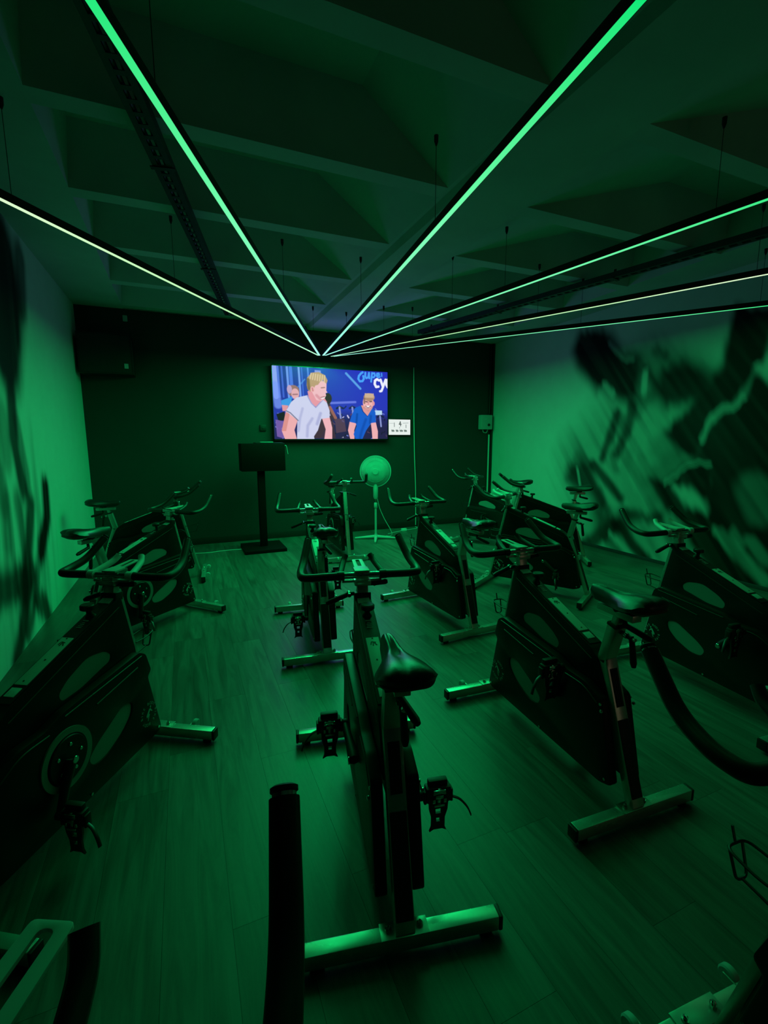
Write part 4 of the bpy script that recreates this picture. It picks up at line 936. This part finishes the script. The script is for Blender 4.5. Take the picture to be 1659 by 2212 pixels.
# cranks and pedals (crank space: axle at origin)
for sd in (-1, 1):
    k = sd   # left arm points along +x at angle 0, right arm along -x
    def arm(bm, sd=sd):
        y0 = sd * 0.088
        tube(bm, [(0, y0, 0), (sd * 0.02, y0, 0), (sd * 0.085, y0 + sd * 0.006, 0), (sd * 0.15, y0 + sd * 0.012, 0), (sd * 0.172, y0 + sd * 0.012, 0)], 0.015, 10, True, [0.020, 0.021, 0.015, 0.014, 0.012], 1.0)
        disc(bm, (sd * 0.165, y0 + sd * 0.012, 0), (0, 1, 0), 0.016, 0.02, 16, 0.003)
    spec('arm%d' % sd, 'crank_arm', arm, 'black', None, 'crank')
    spec('armcap%d' % sd, 'crank_cap', lambda bm, sd=sd: disc(bm, (0, sd * 0.106, 0), (0, 1, 0), 0.013, 0.006, 14, 0.002), 'polished', 'arm%d' % sd, 'crank')
    def pedal(bm, sd=sd):
        # pedal space: spindle along y, body hangs toe-cage down
        box(bm, (0, 0, 0.004), (0.034, 0.082, 0.052), None, 0.007)
        box(bm, (0.004, 0, 0.036), (0.022, 0.064, 0.026), None, 0.006)
        disc(bm, (0, -sd * 0.050, 0), (0, 1, 0), 0.010, 0.03, 12)
        for q in (-1, 1): box(bm, (0.0, q * 0.043, -0.004), (0.026, 0.010, 0.044), None, 0.004)
    spec('pedal%d' % sd, 'pedal', pedal, 'black', None, 'pedal%d' % sd)
    def cagep(bm, sd=sd):
        o = [(-0.032, -0.018), (0.032, -0.018), (0.030, -0.050), (0.022, -0.078), (0.022, -0.112), (0.028, -0.128), (0.014, -0.120), (-0.014, -0.120), (-0.028, -0.128), (-0.022, -0.112), (-0.022, -0.078), (-0.030, -0.050)]
        h1 = [(-0.010, -0.045), (0.010, -0.045), (0.009, -0.062), (-0.009, -0.062)]
        h2 = [(-0.007, -0.078), (0.007, -0.078), (0.006, -0.092), (-0.006, -0.092)]
        prism(bm, o, -0.004, 0.004, [h1, h2])
        for v in bm.verts:
            x, y, z = v.co; v.co = Vector((-0.010 + y + 0.10 * (z + 0.02) * (-1) * 0.4, x, z))
    spec('pcage%d' % sd, 'toe_cage', cagep, 'black', 'pedal%d' % sd, 'pedal%d' % sd)
    def mech(bm, sd=sd):
        for yy, zz, w_, h_ in ((0, 0.022, 0.040, 0.010), (0, 0.004, 0.026, 0.012), (-0.018, -0.010, 0.010, 0.014), (0.018, -0.010, 0.010, 0.014), (0, -0.026, 0.034, 0.008)):
            box(bm, (-0.019, yy, zz), (0.010, w_, h_), None, 0.002)
            box(bm, (0.019, yy, zz), (0.010, w_, h_), None, 0.002)
        box(bm, (0, 0, 0.0), (0.040, 0.012, 0.058), None, 0.003)
        tube(bm, [(-0.022, -0.02, 0.014), (-0.024, 0.0, 0.020), (-0.022, 0.02, 0.014)], 0.003, 6)
    spec('mech%d' % sd, 'cleat_clip', mech, 'polished', 'pedal%d' % sd, 'pedal%d' % sd)
    def strap(bm, sd=sd):
        pts = bend([(-0.006, sd * 0.044, -0.012), (-0.012, sd * 0.070, -0.020), (-0.022, sd * 0.094, -0.046), (-0.026, sd * 0.104, -0.072)], 0.02)
        tube(bm, pts, 0.0065, 8, True, None, 0.35)
    spec('strap%d' % sd, 'strap', strap, 'rubber', 'pedal%d' % sd, 'pedal%d' % sd)
spec('cdisc', 'crank_disc', lambda bm: disc(bm, (0, -0.078, 0), (0, 1, 0), 0.080, 0.010, 40, 0.003), 'cover', None, 'crank')
spec('cring', 'guard_ring', lambda bm: ring(bm, (0, -0.0755, 0), (0, 1, 0), 0.084, 0.106, 0.006, 48), 'window', 'cdisc', 'crank')
for k in range(5):
    a = 2 * PI * k / 5 + 0.3
    spec('cbolt%d' % k, 'bolt', lambda bm, a=a: disc(bm, (0.05 * math.cos(a), -0.084, 0.05 * math.sin(a)), (0, 1, 0), 0.0065, 0.005, 12, 0.001), 'polished', 'cdisc', 'crank')

def alt_mesh(me, mat):
    c_ = me.copy(); c_.materials.clear(); c_.materials.append(M[mat]); return c_
WHITE = {k: alt_mesh(me, 'whiteplastic') for k, nm, me, pr, asm in SPEC if k.startswith('inner')}
REDB = {k: alt_mesh(me, 'redbase') for k, nm, me, pr, asm in SPEC if k == 'saddlebase'}
BLKB = {k: alt_mesh(me, 'leather') for k, nm, me, pr, asm in SPEC if k == 'redband'}

def spin_bike(rear, heading, label, crank=0.0, bar=(0, 0), seat=(0, 0), white=False, red=False):
    h = math.radians(heading)
    t = empty('spin_bike', (rear[0], rear[1], 0), h)
    tag(t, label, 'exercise bike', 'spin bikes in the cycling studio')
    ca = math.radians(crank)
    made = {}
    for key, name, me, pr, asm in SPEC:
        if white and key in WHITE: me = WHITE[key]
        if red and key in REDB: me = REDB[key]
        if not red and key in BLKB: me = BLKB[key]
        o = bpy.data.objects.new(name, me); C.objects.link(o)
        o.parent = made[pr] if pr else t
        if pr is None:
            if asm == 'seat': o.location = (seat[0], 0, seat[1])
            elif asm == 'post': o.location = (-0.24 * seat[1], 0, seat[1])
            elif asm == 'bar': o.location = (bar[0], 0, bar[1])
            elif asm == 'crank': o.location = (CRK[0], 0, CRK[1]); o.rotation_euler = (0, -ca, 0)
            elif asm.startswith('pedal'):
                sd = int(asm[5:]); o.location = (CRK[0] + sd * 0.165 * math.cos(ca), sd * 0.158, CRK[1] + sd * 0.165 * math.sin(ca))
        made[key] = o
    return t

spin_bike((0.478, 0.982), 77.9, 'spin bike in the middle foreground with its saddle and both pedals in full view', crank=12)
spin_bike((1.45, 1.04), 86.5, 'large spin bike right of the middle one, its bright foot bar nearest the camera', crank=112, seat=(0.03, 0.008), red=True)
spin_bike((-0.687, 1.485), 58.3, 'large spin bike at the left edge, pale inner grips, round crank disc showing', crank=62, white=True)
spin_bike((0.765, 2.704), 82.6, 'spin bike straight behind the middle foreground bike, below the stand and television', crank=224, bar=(0.05, 0.01), seat=(-0.02, 0.03))
spin_bike((1.845, 2.66), 92.4, 'spin bike between the fan and the large right bike, left side showing', crank=122, bar=(0.02, 0.02), seat=(-0.08, 0.015))
spin_bike((3.18, 2.89), 121.2, 'spin bike angled to the left in front of the two bikes by the mural', crank=215, white=True, bar=(0.02, 0.02), seat=(0.02, 0.02))
spin_bike((-0.668, 3.44), 42.5, 'spin bike on the left with a red-edged saddle, second from the left wall corner', crank=80, red=True)
spin_bike((-0.83, 5.16), -4.0, 'rearmost spin bike on the left, close to the black wall', crank=40, bar=(0, 0.01), seat=(0, 0.0))
spin_bike((1.775, 5.975), 267.0, 'instructor spin bike facing the class beside the fan', crank=30, bar=(0, 0.05), seat=(0.0, 0.03))
spin_bike((2.592, 1.05), 84.5, 'spin bike cut by the right edge with pale inner grips and round emblem', crank=132, white=True)
spin_bike((3.95, 4.63), 117.0, 'rearmost spin bike on the right with a red-backed saddle, by the corner', crank=20, bar=(0, 0.04), seat=(0, 0.06), red=True)
spin_bike((4.222, 3.93), 148.0, 'spin bike standing against the right mural wall, highest saddle', crank=40, bar=(0, 0.03), seat=(0, 0.04))
spin_bike((-0.54, -0.312), 63.2, 'nearest spin bike at the bottom left, only one grip and slotted plate seen', crank=0, bar=(0, 0.054))
spin_bike((0.955, -0.42), 85.5, 'nearest spin bike at the bottom right, curved grip and front cover seen', crank=0, bar=(0.035, 0.02))
